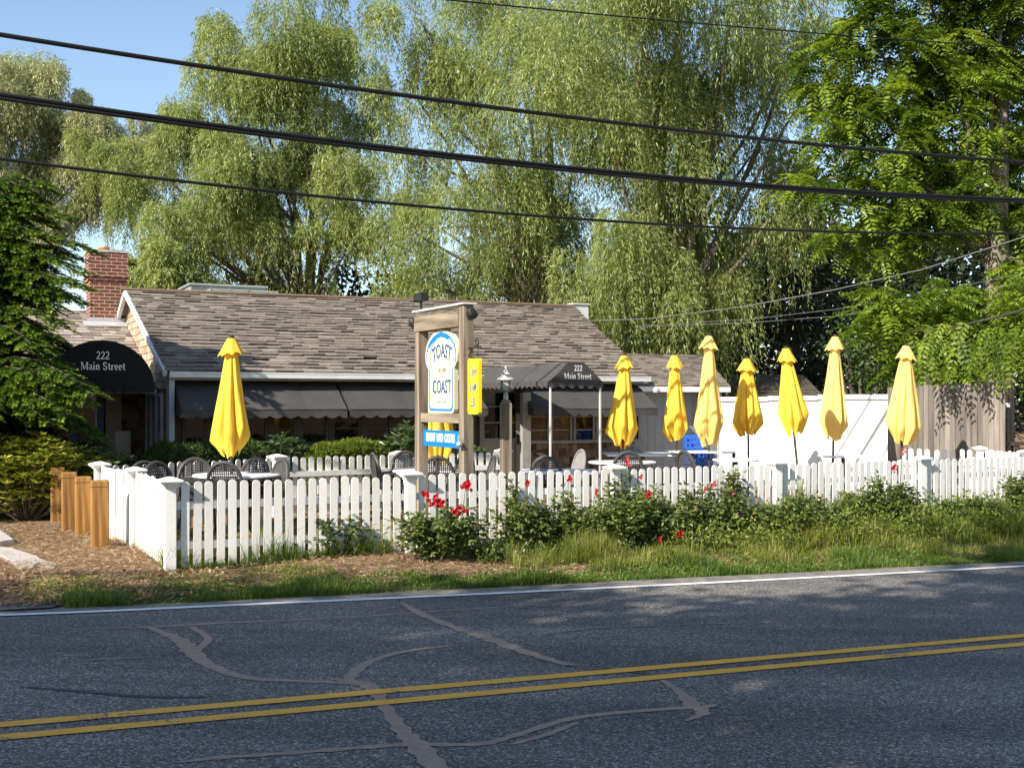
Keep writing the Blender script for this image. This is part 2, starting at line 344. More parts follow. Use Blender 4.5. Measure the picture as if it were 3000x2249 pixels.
SERIF = {                                                    # glyph: (advance, [(points, width)])
 '2': (.56, [(arc(.25, .72, .17, .24, 160, -20)+[(.3, .4), (.06, .05)], .12), ([(.05, .05), (.47, .05)], .1), ([(.47, .02), (.49, .2)], .05)]),
 'M': (.98, [([(.14, 0), (.14, 1)], TN), ([(.17, .98), (.49, .06)], TH), ([(.49, .06), (.8, .98)], TN), ([(.84, 0), (.84, 1)], TH), ([(.03, .025), (.26, .025)], .05), ([(.72, .025), (.96, .025)], .05), ([(.03, .975), (.22, .975)], .05), ([(.76, .975), (.96, .975)], .05)]),
 'a': (.52, [(arc(.23, .5, .14, .15, 160, 0), .08), ([(.37, .5), (.37, .1), (.42, .03), (.5, .06)], .12), (arc(.23, .19, .14, .15, 80, 300), .09), ([(.24, .34), (.36, .38)], .06)]),
 'i': (.33, [([(.16, 0), (.16, .62)], TH), ([(.03, .6), (.18, .6)], .05), ([(.03, .025), (.3, .025)], .05), ([(.16, .84), (.16, .98)], .14)]),
 'n': (.6, [([(.14, 0), (.14, .62)], TH), ([(.02, .6), (.15, .6)], .05), (arc(.3, .42, .14, .2, 150, 0)+[(.44, 0)], TH*.9), ([(.02, .025), (.26, .025)], .05), ([(.33, .025), (.57, .025)], .05)]),
 'S': (.62, [(arc(.3, .74, .19, .22, 30, 250)+arc(.3, .26, .2, .23, 70, -150), .11), ([(.48, .72), (.48, .95)], .05), ([(.09, .28), (.09, .05)], .05)]),
 't': (.38, [([(.18, .85), (.18, .12), (.25, .03), (.36, .1)], .12), ([(.03, .6), (.34, .6)], .06)]),
 'r': (.46, [([(.14, 0), (.14, .62)], TH), ([(.02, .6), (.15, .6)], .05), (arc(.33, .44, .17, .16, 170, 60), .08), ([(.4, .55), (.42, .5)], .13), ([(.02, .025), (.28, .025)], .05)]),
 'e': (.5, [(arc(.25, .32, .18, .3, 0, 310, 14), .1), ([(.08, .34), (.42, .34)], .06)]),
 ' ': (.3, [])}
def serif_text(mb, txt, fn, cap, x0=0.0, y0=0.0):            # fn maps (x, y, lift) to space; centred on x0
    wd = sum(SERIF[c][0] for c in txt)*cap; x = x0-wd/2
    for c in txt:
        adv, strokes = SERIF[c]
        for si, (pts, wdt) in enumerate(strokes):
            P = [Vector((x+p[0]*cap, y0+p[1]*cap)) for p in pts]; q = []
            for i, p in enumerate(P):
                d = (P[min(i+1, len(P)-1)]-P[max(i-1, 0)]).normalized(); nn = Vector((-d.y, d.x))*wdt*cap/2
                q.append((p+nn, p-nn))
            l = .002+.0004*si
            for i in range(len(P)-1):
                mb.add([fn(*q[i][0], l), fn(*q[i][1], l), fn(*q[i+1][1], l), fn(*q[i+1][0], l)], [(0, 1, 2, 3)])
        x += adv*cap

def words(ws, fn, cap, x0, y0, parent):
    W_ = [sum(SERIF[c][0] for c in w_)*cap for w_ in ws]; tot = sum(W_)+.3*cap*(len(ws)-1); x = x0-tot/2
    for w_, wd in zip(ws, W_):
        mb = MB(); serif_text(mb, w_, fn, cap, x+wd/2, y0); mb.build('street_name_word', M['signwhite'], parent, fixn=False); x += wd+.3*cap
# ================================================================== GROUND, ROAD
def grid(name, xs, ys, zf, m, kind='structure'):
    X, Y = np.meshgrid(xs, ys, indexing='ij'); Z = zf(X, Y)
    V = np.stack([X, Y, Z], -1).reshape(-1, 3); ny = len(ys)
    i, j = np.meshgrid(np.arange(len(xs)-1), np.arange(ny-1), indexing='ij'); a = (i*ny+j).ravel()
    Fq = np.stack([a, a+ny, a+ny+1, a+1], 1)
    me = bpy.data.meshes.new(name); me.from_pydata(V.tolist(), [], Fq.tolist()); me.materials.append(m)
    me.polygons.foreach_set('use_smooth', [True]*len(me.polygons))
    o = bpy.data.objects.new(name, me); COL.objects.link(o); return tag(o, kind=kind)
xs = np.concatenate([np.linspace(-900, -30, 14), np.linspace(-28, 34, 249), np.linspace(36, 900, 14)])
ys = np.concatenate([np.linspace(-900, -25, 12), np.linspace(-23, 40, 211), np.linspace(43, 1200, 16)])
def gground(X, Y):
    v = X*RN.x+Y*RN.y-V0
    under = sstep((.55-v)/.25)*sstep((v+7.3)/.3)
    n = .012*np.sin(X*9+Y*3)*np.sin(Y*7-X*5)
    return gz(X, Y)-under*.06+n*(1-under)
grid('ground', xs, ys, gground, M['soil'])
def strip(name, va, vb, ua, ub, lift, m, du=.5, jag=0):        # a sheet laid along the road
    us = np.arange(ua, ub+du, du); mb = MB(); P = []
    for u in us:
        for k, v in enumerate((va, vb)):
            if k == 1 and jag: v = v+jag*(math.sin(u*2.3)+math.sin(u*5.1+1)+.7*math.sin(u*11.7))*.33
            p = RU*u+RN*v; P.append((p.x, p.y, float(road_z(p.x, p.y))+lift))
    mb.add(P, [(2*i, 2*i+2, 2*i+3, 2*i+1) for i in range(len(us)-1)])
    return tag(mb.build(name, m), kind='structure')
strip('road', V0-7.1, V0+.12, -60, 70, 0, M['asphalt'])
strip('road_shoulder', V0+.12, V0+.62, -60, 70, -.004, M['shoulder'], .12, .1)
strip('near_verge', V0-12, V0-7.1, -60, 70, .02, M['soil'])
def ribbon(name, pts, wd, m, lift, taper=None):
    P = [onroad(*p, lift) for p in pts]; mb = MB(); Q = []
    # smooth the polyline
    S = []
    for i in range(len(P)-1):
        p0 = P[max(i-1, 0)]; p1 = P[i]; p2 = P[i+1]; p3 = P[min(i+2, len(P)-1)]
        for k in range(8):
            t_ = k/8; S.append(.5*((2*p1)+(p2-p0)*t_+(2*p0-5*p1+4*p2-p3)*t_*t_+(3*p1-p0-3*p2+p3)*t_**3))
    S.append(P[-1]); L = len(S)
    for i, p in enumerate(S):
        d = (S[min(i+1, L-1)]-S[max(i-1, 0)]).normalized(); n_ = Vector((-d.y, d.x, 0))
        q = i/(L-1)*(len(pts)-1); w_ = wd if not isinstance(wd, (list, tuple)) else float(np.interp(q, range(len(pts)), wd))
        j = 1+.18*math.sin(i*1.9+pts[0][0])+.12*math.sin(i*4.3)
        if taper is None: j = 1
        for s_ in (-1, 1):
            a = p+n_*s_*w_/2*j; a.z = float(road_z(a.x, a.y))+lift; Q.append(a)
    mb.add(Q, [(2*i, 2*i+1, 2*i+3, 2*i+2) for i in range(L-1)])
    return tag(mb.build(name, m), kind='structure')
wl = [(-2600, 1838), (-1200, 1832), (0, 1800), (750, 1768), (1500, 1734), (2250, 1697), (3000, 1657), (4200, 1590), (5500, 1530)]
ribbon('white_edge_line', wl, .10, M['whiteline'], .0065)
for a, b_, c_ in ((2121, 1990, 1860), (2158, 2021, 1885)):
    ribbon('yellow_centre_line', [(-2000, a+(a-c_)*.667), (0, a), (1500, b_), (3000, c_), (4500, 2*c_-b_+6)], .115, M['yellowline'], .0065)
SEALS = [([(200, 1840), (430, 1836), (640, 1824), (1000, 1808), (1260, 1790), (1500, 1775), (1700, 1760)], [.02, .06, .09, .06, .07, .05, .02], 'seal'),
 ([(430, 1835), (520, 1870), (560, 1905), (610, 1945), (720, 1983), (850, 1992), (1060, 2000)], [.05, .16, .2, .14, .12, .1, .1], 'seal'),
 ([(560, 1835), (610, 1868), (580, 1900)], [.07, .09, .1], 'seal'),
 ([(200, 1935), (330, 1928), (470, 1922)], [.02, .06, .02], 'seal'),
 ([(1180, 1765), (1240, 1800), (1370, 1850), (1440, 1872), (1560, 1915), (1690, 1950), (1810, 1956)], [.03, .14, .13, .2, .14, .1, .05], 'seal'),
 ([(1020, 1990), (1060, 1950), (1130, 1920), (1230, 1900), (1360, 1888)], [.12, .12, .1, .07, .02], 'seal'),
 ([(960, 1985), (1060, 2000), (1100, 2025), (1130, 2070), (1180, 2140), (1230, 2190), (1290, 2260)], [.04, .16, .13, .11, .14, .19, .17], 'seal'),
 ([(520, 2232), (640, 2218), (900, 2200), (1180, 2180), (1400, 2178), (1500, 2155), (1690, 2100), (1950, 2075), (2040, 2070)], [.02, .08, .08, .09, .08, .08, .09, .09, .12], 'seal'),
 ([(1500, 2178), (1600, 2150), (1690, 2115)], [.05, .07, .05], 'seal'),
 ([(1940, 1990), (1990, 2025), (2040, 2065), (2100, 2062)], [.05, .09, .2, .03], 'seal'),
 ([(2020, 2060), (2060, 2085), (2010, 2110)], [.1, .12, .02], 'seal'),
 ([(1600, 1858), (1750, 1838), (2000, 1828), (2280, 1822)], [.02, .05, .04, .02], 'seal'),
 ([(1500, 1780), (1620, 1772), (1700, 1755)], [.02, .04, .02], 'seal'),
 ([(60, 2010), (240, 2023), (420, 2038), (620, 2040)], [.02, .07, .06, .02], 'sealdark'),
 ([(1660, 1948), (1800, 1958), (1960, 1985)], [.05, .05, .05], 'sealdark')]
for i_, (p_, w_, k_) in enumerate(SEALS): ribbon('road_crack_seal', p_, [x*.72 for x in w_], M[k_], .003+.00015*i_, True)
# driveway apron at the lower left
mb = MB(); dr = [(-900, 1700), (-300, 1712), (0, 1736), (110, 1752), (205, 1764), (150, 1778), (0, 1786), (-900, 1835)]
mb.add([onroad(px, py, .012) for px, py in dr], [tuple(range(len(dr)))]); tag(mb.build('driveway', M['asphalt']), kind='structure')
# broken concrete kerb slab
def slab(name, pix, z0, th, label, m):
    c = G(*pix[0], z0); th_ = thing(name, label, 'kerb slab', (c.x, c.y, 0))
    P = [G(px, py, z0)-Vector((c.x, c.y, 0)) for px, py in pix]; n = len(P); mb = MB()
    mb.add(P+[Vector((p.x, p.y, z0-th)) for p in P], [tuple(range(n)), tuple(range(2*n-1, n-1, -1))]+[(i, i+n, (i+1) % n+n, (i+1) % n) for i in range(n)])
    o = mb.build('slab', m, th_); bv = o.modifiers.new('b', 'BEVEL'); bv.width = .012; bv.segments = 2; return th_
slab('kerb_slab', [(-400, 1610), (0, 1600), (35, 1603), (110, 1626), (118, 1634), (140, 1643), (105, 1648), (98, 1660), (62, 1664), (30, 1640), (0, 1622), (-400, 1560+110)], .05, .22, 'broken whitish concrete kerb slab at the driveway corner', M['concrete'])
slab('kerb_slab', [(118, 1646), (148, 1641), (168, 1650), (160, 1662), (132, 1668), (106, 1664)], .03, .12, 'small loose lump of broken concrete lying off the kerb end', M['concrete'])
slab('kerb_slab', [(-400, 1520), (0, 1548), (42, 1578), (0, 1584), (-400, 1575)], .06, .2, 'flat pale concrete slab at the frame edge by pine straw', M['concrete'])

# ================================================================== THE RESTAURANT
TB = R(25.5); BU = Vector((math.cos(TB), math.sin(TB))); BN = Vector((-math.sin(TB), math.cos(TB))); BO = Vector((-5.74, 19.5))
def BL(px, py, c):                                            # a pixel's (x, z) on the building's own plane y = c
    k = (px-CX)/F; Y = (c-math.sin(TB)*BO.x+math.cos(TB)*BO.y)/(math.cos(TB)-math.sin(TB)*k)
    X = k*Y; return (X-BO.x)*BU.x+(Y-BO.y)*BU.y, HC+(HY-py)/F*Y
bx = lambda px, c: BL(px, HY, c)[0]
H = thing('restaurant_building', 'long low shingled restaurant with brick chimney and black awnings', 'restaurant', (BO.x, BO.y, 0), TB)
E0 = Vector((bx(485, 0), 0, 2.27)); E1 = Vector((bx(1897, 0), 0, 2.27))
R0 = Vector((bx(368, 4.7), 4.7, 4.02)); R1 = Vector((bx(1682, 4.7), 4.7, 4.05))
def shingles(mb, a0, a1, b0, b1, rows, wmin, wmax, th=.016, lift=.02, rnd_edge=.02, worn=.02, out=None, sag=0):
    """courses of shingles on the bilinear patch a0-a1 (bottom edge) b0-b1 (top edge); out = outward normal"""
    nrm = (a1-a0).cross(b0-a0).normalized() if out is None else out
    for r_ in range(rows):
        t0, t1 = r_/rows, min((r_+1.25)/rows, 1.0)
        L0 = a0.lerp(b0, t0); L1 = a1.lerp(b1, t0); U0 = a0.lerp(b0, t1); U1 = a1.lerp(b1, t1)
        wd = (L1-L0).length; s = -random.random()*wmax
        while s < wd:
            w_ = random.uniform(wmin, wmax); s0 = max(s, 0)/wd; s1 = min(s+w_-.006, wd)/wd; s += w_
            if s1 <= s0: continue
            dn = random.uniform(-1, 1)*rnd_edge*(b0-a0).length/rows; lf = lift*random.uniform(.6, 1.5)
            dv = (L0-U0).normalized()*dn
            if random.random() < worn: dv -= (L0-U0)*.35; lf *= 1.8
            sg = nrm*(sag*math.sin(s*1.1+r_*.4)*math.sin(r_*.37+s*.3))
            p0 = L0.lerp(L1, s0)+dv+sg; p1 = L0.lerp(L1, s1)+dv+sg; q0 = U0.lerp(U1, s0)+sg; q1 = U0.lerp(U1, s1)+sg
            P = [p0+nrm*lf, p1+nrm*lf*random.uniform(.8, 1.2), q1+nrm*.004, q0+nrm*.004, p0+nrm*(lf-th), p1+nrm*(lf-th)]
            mb.add(P, [(0, 1, 2, 3), (0, 4, 5, 1), (0, 3, 4), (1, 5, 2)])
mb = MB(); nR = (E1-E0).cross(R0-E0).normalized()
shingles(mb, E0, E1, R0, R1, 27, .14, .36, .024, .034, .10, .004, nR, .014)
D = nR*.03
mb.add([E0-D, E1-D, R1-D, R0-D], [(0, 1, 2, 3)])
K0 = R0+Vector((0, 4.7, -1.76)); K1 = R1+Vector((0, 4.7, -1.76))
nK = (R1-R0).cross(K0-R0).normalized(); nK = nK if nK.z > 0 else -nK
shingles(mb, K1, K0, R1, R0, 18, .4, .7, .022, .03, .1, 0, nK)
mb.add([R0-nK*.03, R1-nK*.03, K1-nK*.03, K0-nK*.03], [(0, 1, 2, 3)])
mb.build('roof', M['roof'], H, fixn=False)
# ridge cap with little metal tips
mb = MB(); rd = (R1-R0).normalized()
mb.tube([R0-rd*.1+Vector((0, 0, .02)), R1+Vector((0, 0, .02))], .045, 6)
nt_ = 26
for i in range(nt_):
    p = R0.lerp(R1, (i+.3)/nt_); mb.lathe([(.022, 0), (.014, .06), (.003, .1)], 6, tuple(p+Vector((0, 0, .05))))
mb.build('ridge_cap', M['darkshingle'], H)
# walls
zf = 2.2
XL = E0.x+.1; XR = E1.x-.1; WY = .35                        # front wall plane
sillz = 1.04
mb = MB(); mb.box(XL, XR, WY, WY+.12, 0, 2.19); mb.box(XL, XR, 8.9, 9.02, 0, 2.19); mb.build('wall', M['browntrim'], H)
mb = MB(); shingles(mb, Vector((bx(1545, WY), WY, 0)), Vector((XR, WY, 0)), Vector((bx(1545, WY), WY, sillz-.08)), Vector((XR, WY, sillz-.08)), 6, .09, .17, .015, .016, .25, 0, Vector((0, -1, 0)))
mb.build('wall_shingles', M['darkshingle'], H, fixn=False); mb = MB()
shingles(mb, Vector((XL, WY, 0)), Vector((bx(1395, WY), WY, 0)), Vector((XL, WY, sillz-.08)), Vector((bx(1395, WY), WY, sillz-.08)), 6, .09, .17, .015, .016, .2, 0, Vector((0, -1, 0)))
mb.build('wall_shingles', M['darkshingle'], H, fixn=False)
# left gable wall, shingled
GX = XL
mb = MB()
mb.add([(GX, WY, 0), (GX, 9.0, 0), (GX, 9.0, 2.3), (GX, 4.72, R0.z-.06), (GX, WY, 2.33)], [(0, 1, 2, 3, 4)])
mb.build('gable_wall', M['browntrim'], H); mb = MB()
mb.add([(XR, WY, 0), (XR, 9.0, 0), (XR, 9.0, 2.3), (XR, 4.72, R0.z-.06), (XR, WY, 2.33)], [(0, 1, 2, 3, 4)])
mb.build('gable_wall', M['browntrim'], H)
mb = MB(); rows = 15
for r_ in range(rows):
    z0 = 1.98+r_*.14; z1 = z0+.17
    def rakez(y): return 2.27+(R0.z-2.27)*(y/4.7) if y < 4.7 else R0.z-(y-4.7)*.374
    y = WY-.05 if z0 < 2.4 else (z0-2.27)/.374+.02
    yend = 9.0 if z0 < 2.3 else 4.7+(R0.z-z0)/.374-.05
    while y < yend:
        w_ = random.uniform(.1, .2); ya, yb = y, min(y+w_-.005, yend); y += w_
        zz = min(z1, rakez(ya)-.03); zz2 = min(z1, rakez(yb)-.03); l = .022; dz = random.uniform(-.012, .012)
        if zz < z0+.01: continue
        mb.add([(GX-l, ya, z0+dz), (GX-l, yb, z0+dz), (GX-.004, yb, zz2), (GX-.004, ya, zz), (GX-.002, ya, z0+dz), (GX-.002, yb, z0+dz)], [(0, 3, 2, 1), (0, 1, 5, 4), (0, 4, 3), (1, 2, 5)])
mb.build('gable_shingles', M['wallshingle'], H, fixn=False)
# lower side wall with narrow windows
mb = MB(); shingles(mb, Vector((GX, 4.0, 0)), Vector((GX, WY, 0)), Vector((GX, 4.0, 1.96)), Vector((GX, WY, 1.96)), 14, .1, .2, .014, .016, .1, 0, Vector((-1, 0, 0)))
mb.build('side_wall_shingles', M['darkshingle'], H, fixn=False)
# rake board
mb = MB()
for a, b_ in ((E0, R0), (R0, K0)):
    n_ = Vector((0, -(b_-a).z, (b_-a).y)).normalized()
    P = []
    for p in (a, b_):
        for dx in (-.04, .03):
            for dn in (-.09, .012): P.append(Vector((p.x+dx, p.y, p.z))+n_*dn)
    mb.add(P, [(0, 1, 3, 2), (4, 6, 7, 5), (0, 4, 5, 1), (2, 3, 7, 6), (1, 5, 7, 3), (0, 2, 6, 4)])
mb.build('rake_board', M['trim'], H)
# gutter, fascia, downspout
mb = MB(); mb.box(E0.x+.05, E1.x, -.14, -.02, 2.16, 2.245); mb.box(E0.x+.05, E1.x, -.145, -.135, 2.235, 2.26); mb.build('gutter', M['trim'], H)
mb = MB(); mb.box(E0.x+.06, E1.x-.05, -.018, .33, 2.12, 2.2); mb.build('fascia', M['graytrim'], H)
mb = MB(); mb.box(E0.x+.06, E0.x+.15, .0, .33, 0, 2.118, bev=.008); mb.build('downspout', M['bluetrim'], H)
mb = MB(); mb.box(E1.x-.14, E1.x-.05, -.1, -.02, 2.13, 2.158); mb.build('gutter_end', M['trim'], H)
# windows on the front
def window(x0, x1, z0, z1, y, trim, pane, muntin=(.5,), fr=.045, parent=H, name='window'):
    mb = MB(); mb.box(x0, x0+fr, y-.05, y, z0, z1); mb.box(x1-fr, x1, y-.05, y, z0, z1)
    mb.box(x0+fr, x1-fr, y-.048, y, z0, z0+fr); mb.box(x0+fr, x1-fr, y-.048, y, z1-fr, z1)
    for q in muntin:
        zc = z0+(z1-z0)*q; mb.box(x0+fr, x1-fr, y-.04, y, zc-.012, zc+.012)
    o = mb.build(name, trim, parent)
    mb = MB(); mb.add([(x0+fr, y-.018, z0+fr), (x1-fr, y-.018, z0+fr), (x1-fr, y-.018, z1-fr), (x0+fr, y-.018, z1-fr)], [(0, 1, 2, 3)])
    mb.build('pane', pane, o); return o
wpx = [528, 612, 700, 788, 872, 965, 1060, 1150, 1225, 1310, 1385]
for i in range(len(wpx)-1):
    a, b_ = bx(wpx[i], WY), bx(wpx[i+1], WY)
    window(a+.03, b_-.03, .98, 1.95, WY-.004, M['browntrim'], M['glass'], (.30,), .055)
    mb = MB(); mb.box(b_-.029, b_+.029, WY-.07, WY-.002, .9, 1.98); mb.build('mullion', M['browntrim'], H)
wr = [(1545, 1607, 'glassbrown'), (1610, 1673, 'glassbrown'), (1677, 1740, 'glass'), (1743, 1803, 'glassbrown'), (1806, 1873, 'glass')]
for a, b_, g in wr:
    window(bx(a, WY), bx(b_, WY), BL(1600, 1299, WY)[1], 1.95, WY-.004, M['graytrim'], M[g], (.26, .52), .05)
mb = MB(); mb.box(bx(1540, WY), bx(1878, WY), WY-.1, WY-.002, .93, .99); mb.build('window_sill', M['graytrim'], H)
# side windows (three narrow panes)
SX = GX-.02
for k in range(3):
    y0 = .75+k*.62; mb = MB()
    for (a, b_, c_, d_) in ((y0, y0+.05, .55, 1.9), (y0+.53, y0+.58, .55, 1.9), (y0+.05, y0+.53, .55, .6), (y0+.05, y0+.53, 1.85, 1.9)):
        mb.box(SX-.05, SX, a, b_, c_, d_)
    o = mb.build('side_window', M['bluetrim'], H)
    mb = MB(); mb.add([(SX-.02, y0+.05, .6), (SX-.02, y0+.53, .6), (SX-.02, y0+.53, 1.85), (SX-.02, y0+.05, 1.85)], [(0, 1, 2, 3)]); mb.build('pane', M['glass'], o)
# entrance door behind the canopy
d0, d1 = bx(1402, WY), bx(1520, WY)
mb = MB(); fr = .09
mb.box(d0, d0+fr, WY-.07, WY-.003, 0, 2.02); mb.box(d1-fr, d1, WY-.07, WY-.003, 0, 2.02); mb.box(d0+fr, d1-fr, WY-.068, WY-.003, 1.93, 2.02); mb.box(d0+fr, d1-fr, WY-.066, WY-.003, 0, .12)
mb.box(d0+fr, d1-fr, WY-.064, WY-.003, .96, 1.05)
for z_ in (1.35, 1.66): mb.box(d0+fr, d1-fr, WY-.05, WY-.003, z_-.012, z_+.012)
dr_ = mb.build('door', M['graytrim'], H)
mb = MB(); mb.box(d0+fr, d1-fr, WY-.03, WY-.004, .12, .96); mb.build('door_panel', M['cream'], dr_)
mb = MB(); mb.box(d0+fr, d1-fr, WY-.02, WY-.004, 1.05, 1.93); mb.build('pane', M['glass'], dr_)
mb = MB(); mb.box(d1-.07, d1-.04, WY-.12, WY-.075, .92, 1.12, bev=.006); mb.build('door_handle', M['darkmetal'], dr_)
mb = MB(); a = bx(1532, -.2); mb.box(a-.05, a+.12, -.3, -.18, 0, 1.93); mb.build('porch_post', M['graytrim'], H)
# awnings
def scallop(n, d): return [(i/n, -abs(math.sin(PI*i/n*1.0))) for i in range(n+1)]
def awning(x0, x1, prof, vz, endpanel=True, sc=.24, parent=H, m=M['awning']):
    mb = MB(); n = max(2, int((x1-x0)/.35)); NP = []
    for j, (y, z) in enumerate(prof):
        for i in range(n+1): 
            x = x0+(x1-x0)*i/n; NP.append((x, y, z-(.012*math.sin(i*2.1+j) if 0 < j else 0)))
    w_ = n+1
    mb.add(NP, [(j*w_+i, j*w_+i+1, (j+1)*w_+i+1, (j+1)*w_+i) for j in range(len(prof)-1) for i in range(n)])
    yb, zb = prof[-1]; k = int((x1-x0)/sc*8); V = []
    for i in range(k+1):
        x = x0+(x1-x0)*i/k; ph = (i/8) % 1; dz = vz-.045*abs(2*ph-1)**2
        yy = yb-.008+.008*math.sin(i*.21)
        V += [(x, yb-.004, zb), (x, yy, (zb*2+zb-dz)/3 if 0 else zb-dz)]
    mb.add(V, [(2*i, 2*i+1, 2*i+3, 2*i+2) for i in range(k)])
    if endpanel:
        for x in (x0, x1): mb.add([(x, y, z) for y, z in prof]+[(x, yb, zb-vz*.9), (x, prof[0][0], zb-vz*.5)], [tuple(range(len(prof)+2))])
    mb.add([(x0, yb-.01, zb+.012), (x1, yb-.01, zb+.012), (x1, yb-.012, zb-.006), (x0, yb-.012, zb-.006)], [(0, 1, 2, 3)])
    o = mb.build('awning', m, parent, fixn=False)
    mb = MB(); mb.tube([(x0+.02, yb+.02, zb-.01), (x1-.02, yb+.02, zb-.01)], .012, 6)
    for x in (x0+.05, x1-.05): mb.tube([(x, yb+.02, zb-.01), (x, WY-.08, zb+.02)], .01, 6)
    mb.build('awning_frame', M['darkmetal'], o); return o
pr = [(.3, 2.10), (.1, 2.03), (-.55, 1.62)]
aw1 = (bx(522, -.2), bx(1010, -.4)); aw2 = (bx(1003, -.2), bx(1420, -.4)); aw3 = (bx(1540, -.2), bx(1915, -.4))
for a, b_ in (aw1, (aw1[1]+.05, aw2[1]), aw3): awning(a, b_, pr, .15)
# entrance canopy with peaked front
cyf = -3.19; cx0 = bx(1611, cyf); cx1 = bx(1766, cyf); cxm0 = bx(1664, cyf); cxm1 = bx(1712, cyf); cze, czt = 2.085, 2.40
C = []
ys_ = [cyf, cyf*.5, .28]
for y in ys_:
    s_ = 0 if y != cyf*.5 else -.015
    C += [(cx0, y, cze+s_), (cxm0, y, czt+s_), (cxm1, y, czt+s_), (cx1, y, cze+s_)]
mb = MB(); mb.add(C, [(4*j+i, 4*j+i+1, 4*j+i+5, 4*j+i+4) for j in range(2) for i in range(3)]+[(0, 1, 2, 3)])
def valance(p0, p1, n, drop):
    V = []; k = n*8; d = (Vector(p1)-Vector(p0)); o_ = Vector((d.y, -d.x, 0)).normalized()
    for i in range(k+1):
        p = Vector(p0)+d*(i/k); ph = (i/8) % 1; V += [p, p+Vector((0, 0, -drop+.03-.05*(1-abs(2*ph-1)**1.6)+.02))+o_*.012*math.sin(i*.7)]
    mb.add(V, [(2*i, 2*i+1, 2*i+3, 2*i+2) for i in range(k)])
e_ = .006
valance((cx0-e_, cyf-e_, cze+.01), (cx1+e_, cyf-e_, cze+.01), 6, .125)
valance((cx0-e_, .2, cze+.01), (cx0-e_, cyf-e_, cze+.01), 18, .125)
valance((cx1+e_, cyf-e_, cze+.01), (cx1+e_, .2, cze+.01), 18, .125)
cn = mb.build('canopy', M['awning'], H, fixn=False)
mb = MB()
serif_text(mb, '222', lambda x, z, l: Vector((x, cyf-l-.003, z)), .093, (cx0+cx1)/2+.03, 2.262)
mb.build('address_number', M['signwhite'], cn, fixn=False); mb = MB()
words(['Main', 'Street'], lambda x, z, l: Vector((x, cyf-l-.003, z)), .093, (cx0+cx1)/2+.02, 2.13, cn)
for x in (cx0+.03, cx1-.03):
    mb = MB(); mb.tube([(x, cyf+.04, 0), (x, cyf+.04, cze)], .022, 10); mb.lathe([(.05, 0), (.05, .01), (.025, .03)], 12, (x, cyf+.04, 0)); mb.build('canopy_pole', M['alu'], cn)
mb = MB()
for y in (cyf+.04, cyf*.5, .2): mb.tube([(cx0+.03, y, cze-.01), (cxm0, y, czt-.03), (cxm1, y, czt-.03), (cx1-.03, y, cze-.01)], .012, 6)
for x in (cx0+.03, cx1-.03): mb.tube([(x, cyf+.04, cze-.02), (x, .2, cze-.02)], .012, 6)
mb.build('canopy_frame', M['alu'], cn)
# left wing: roof, recessed wall, blue framed door, round awning, chimney
wy0, wz0, wy1, wz1 = 1.45, 2.0, 6.9, 3.75; wxl = -7.0; wxr = GX-.03
mb = MB(); A0, A1, B0, B1 = Vector((wxl, wy0, wz0)), Vector((wxr, wy0, wz0)), Vector((wxl, wy1, wz1)), Vector((wxr, wy1, wz1))
nW = (A1-A0).cross(B0-A0).normalized()
shingles(mb, A0, A1, B0, B1, 26, .12, .3, .022, .026, .1, .01, nW)
mb.add([A0-nW*.03, A1-nW*.03, B1-nW*.03, B0-nW*.03], [(0, 1, 2, 3)])
mb.add([B0, B1, (wxr, 11.5, 2.3), (wxl, 11.5, 2.3)], [(0, 1, 2, 3)])
mb.build('wing_roof', M['wingroof'], H, fixn=False)
mb = MB(); mb.box(wxl+.2, wxr, 3.1, 3.2, 0, 2.45); mb.box(wxl+.1, wxl+.2, 1.6, 10.8, 0, 1.98); mb.box(wxl+.2, wxr, 8.7, 8.8, 0, 2.3); mb.build('wing_wall', M['browntrim'], H)
mb = MB(); shingles(mb, Vector((wxl+.2, 3.1, 0)), Vector((wxr, 3.1, 0)), Vector((wxl+.2, 3.1, 2.42)), Vector((wxr, 3.1, 2.42)), 17, .1, .2, .015, .018, .15, 0, Vector((0, -1, 0)))
mb.build('wing_wall_shingles', M['darkshingle'], H, fixn=False)
mb = MB(); mb.box(wxl, wxr, wy0-.02, wy0+.04, wz0-.1, wz0-.02); mb.build('wing_fascia', M['trim'], H)
dl, dr2 = bx(205, 3.05), bx(303, 3.05)
mb = MB(); mb.box(dl, dl+.12, 2.98, 3.075, 0, 2.1); mb.box(dr2-.12, dr2, 2.98, 3.075, 0, 2.1); mb.box(dl+.12, dr2-.12, 2.982, 3.075, 1.96, 2.1)
wd_ = mb.build('blue_door', M['blue'], H)
mb = MB(); mb.box(dl+.12, dr2-.12, 3.03, 3.07, 0, 1.96); mb.build('door_pane', M['glass'], wd_)
mb = MB()
mb.box(dr2-.15, dr2-.125, 3.0, 3.028, .1, 1.93); mb.box(dl+.12, dr2-.15, 3.0, 3.028, 1.9, 1.93); mb.build('door_trim', M['trim'], wd_)
mb = MB(); a = bx(305, 3.05); mb.box(a+.02, a+.3, 2.96, 3.07, 0, 2.2); mb.build('door_jamb_board', M['graytrim'], H)
mb = MB(); a0, a1 = bx(340, 2.9), bx(385, 2.9); mb.box(a0, a1, 2.95, 3.06, .62, 1.2, bev=.01); mb.build('meter_box', M['flashing'], H)
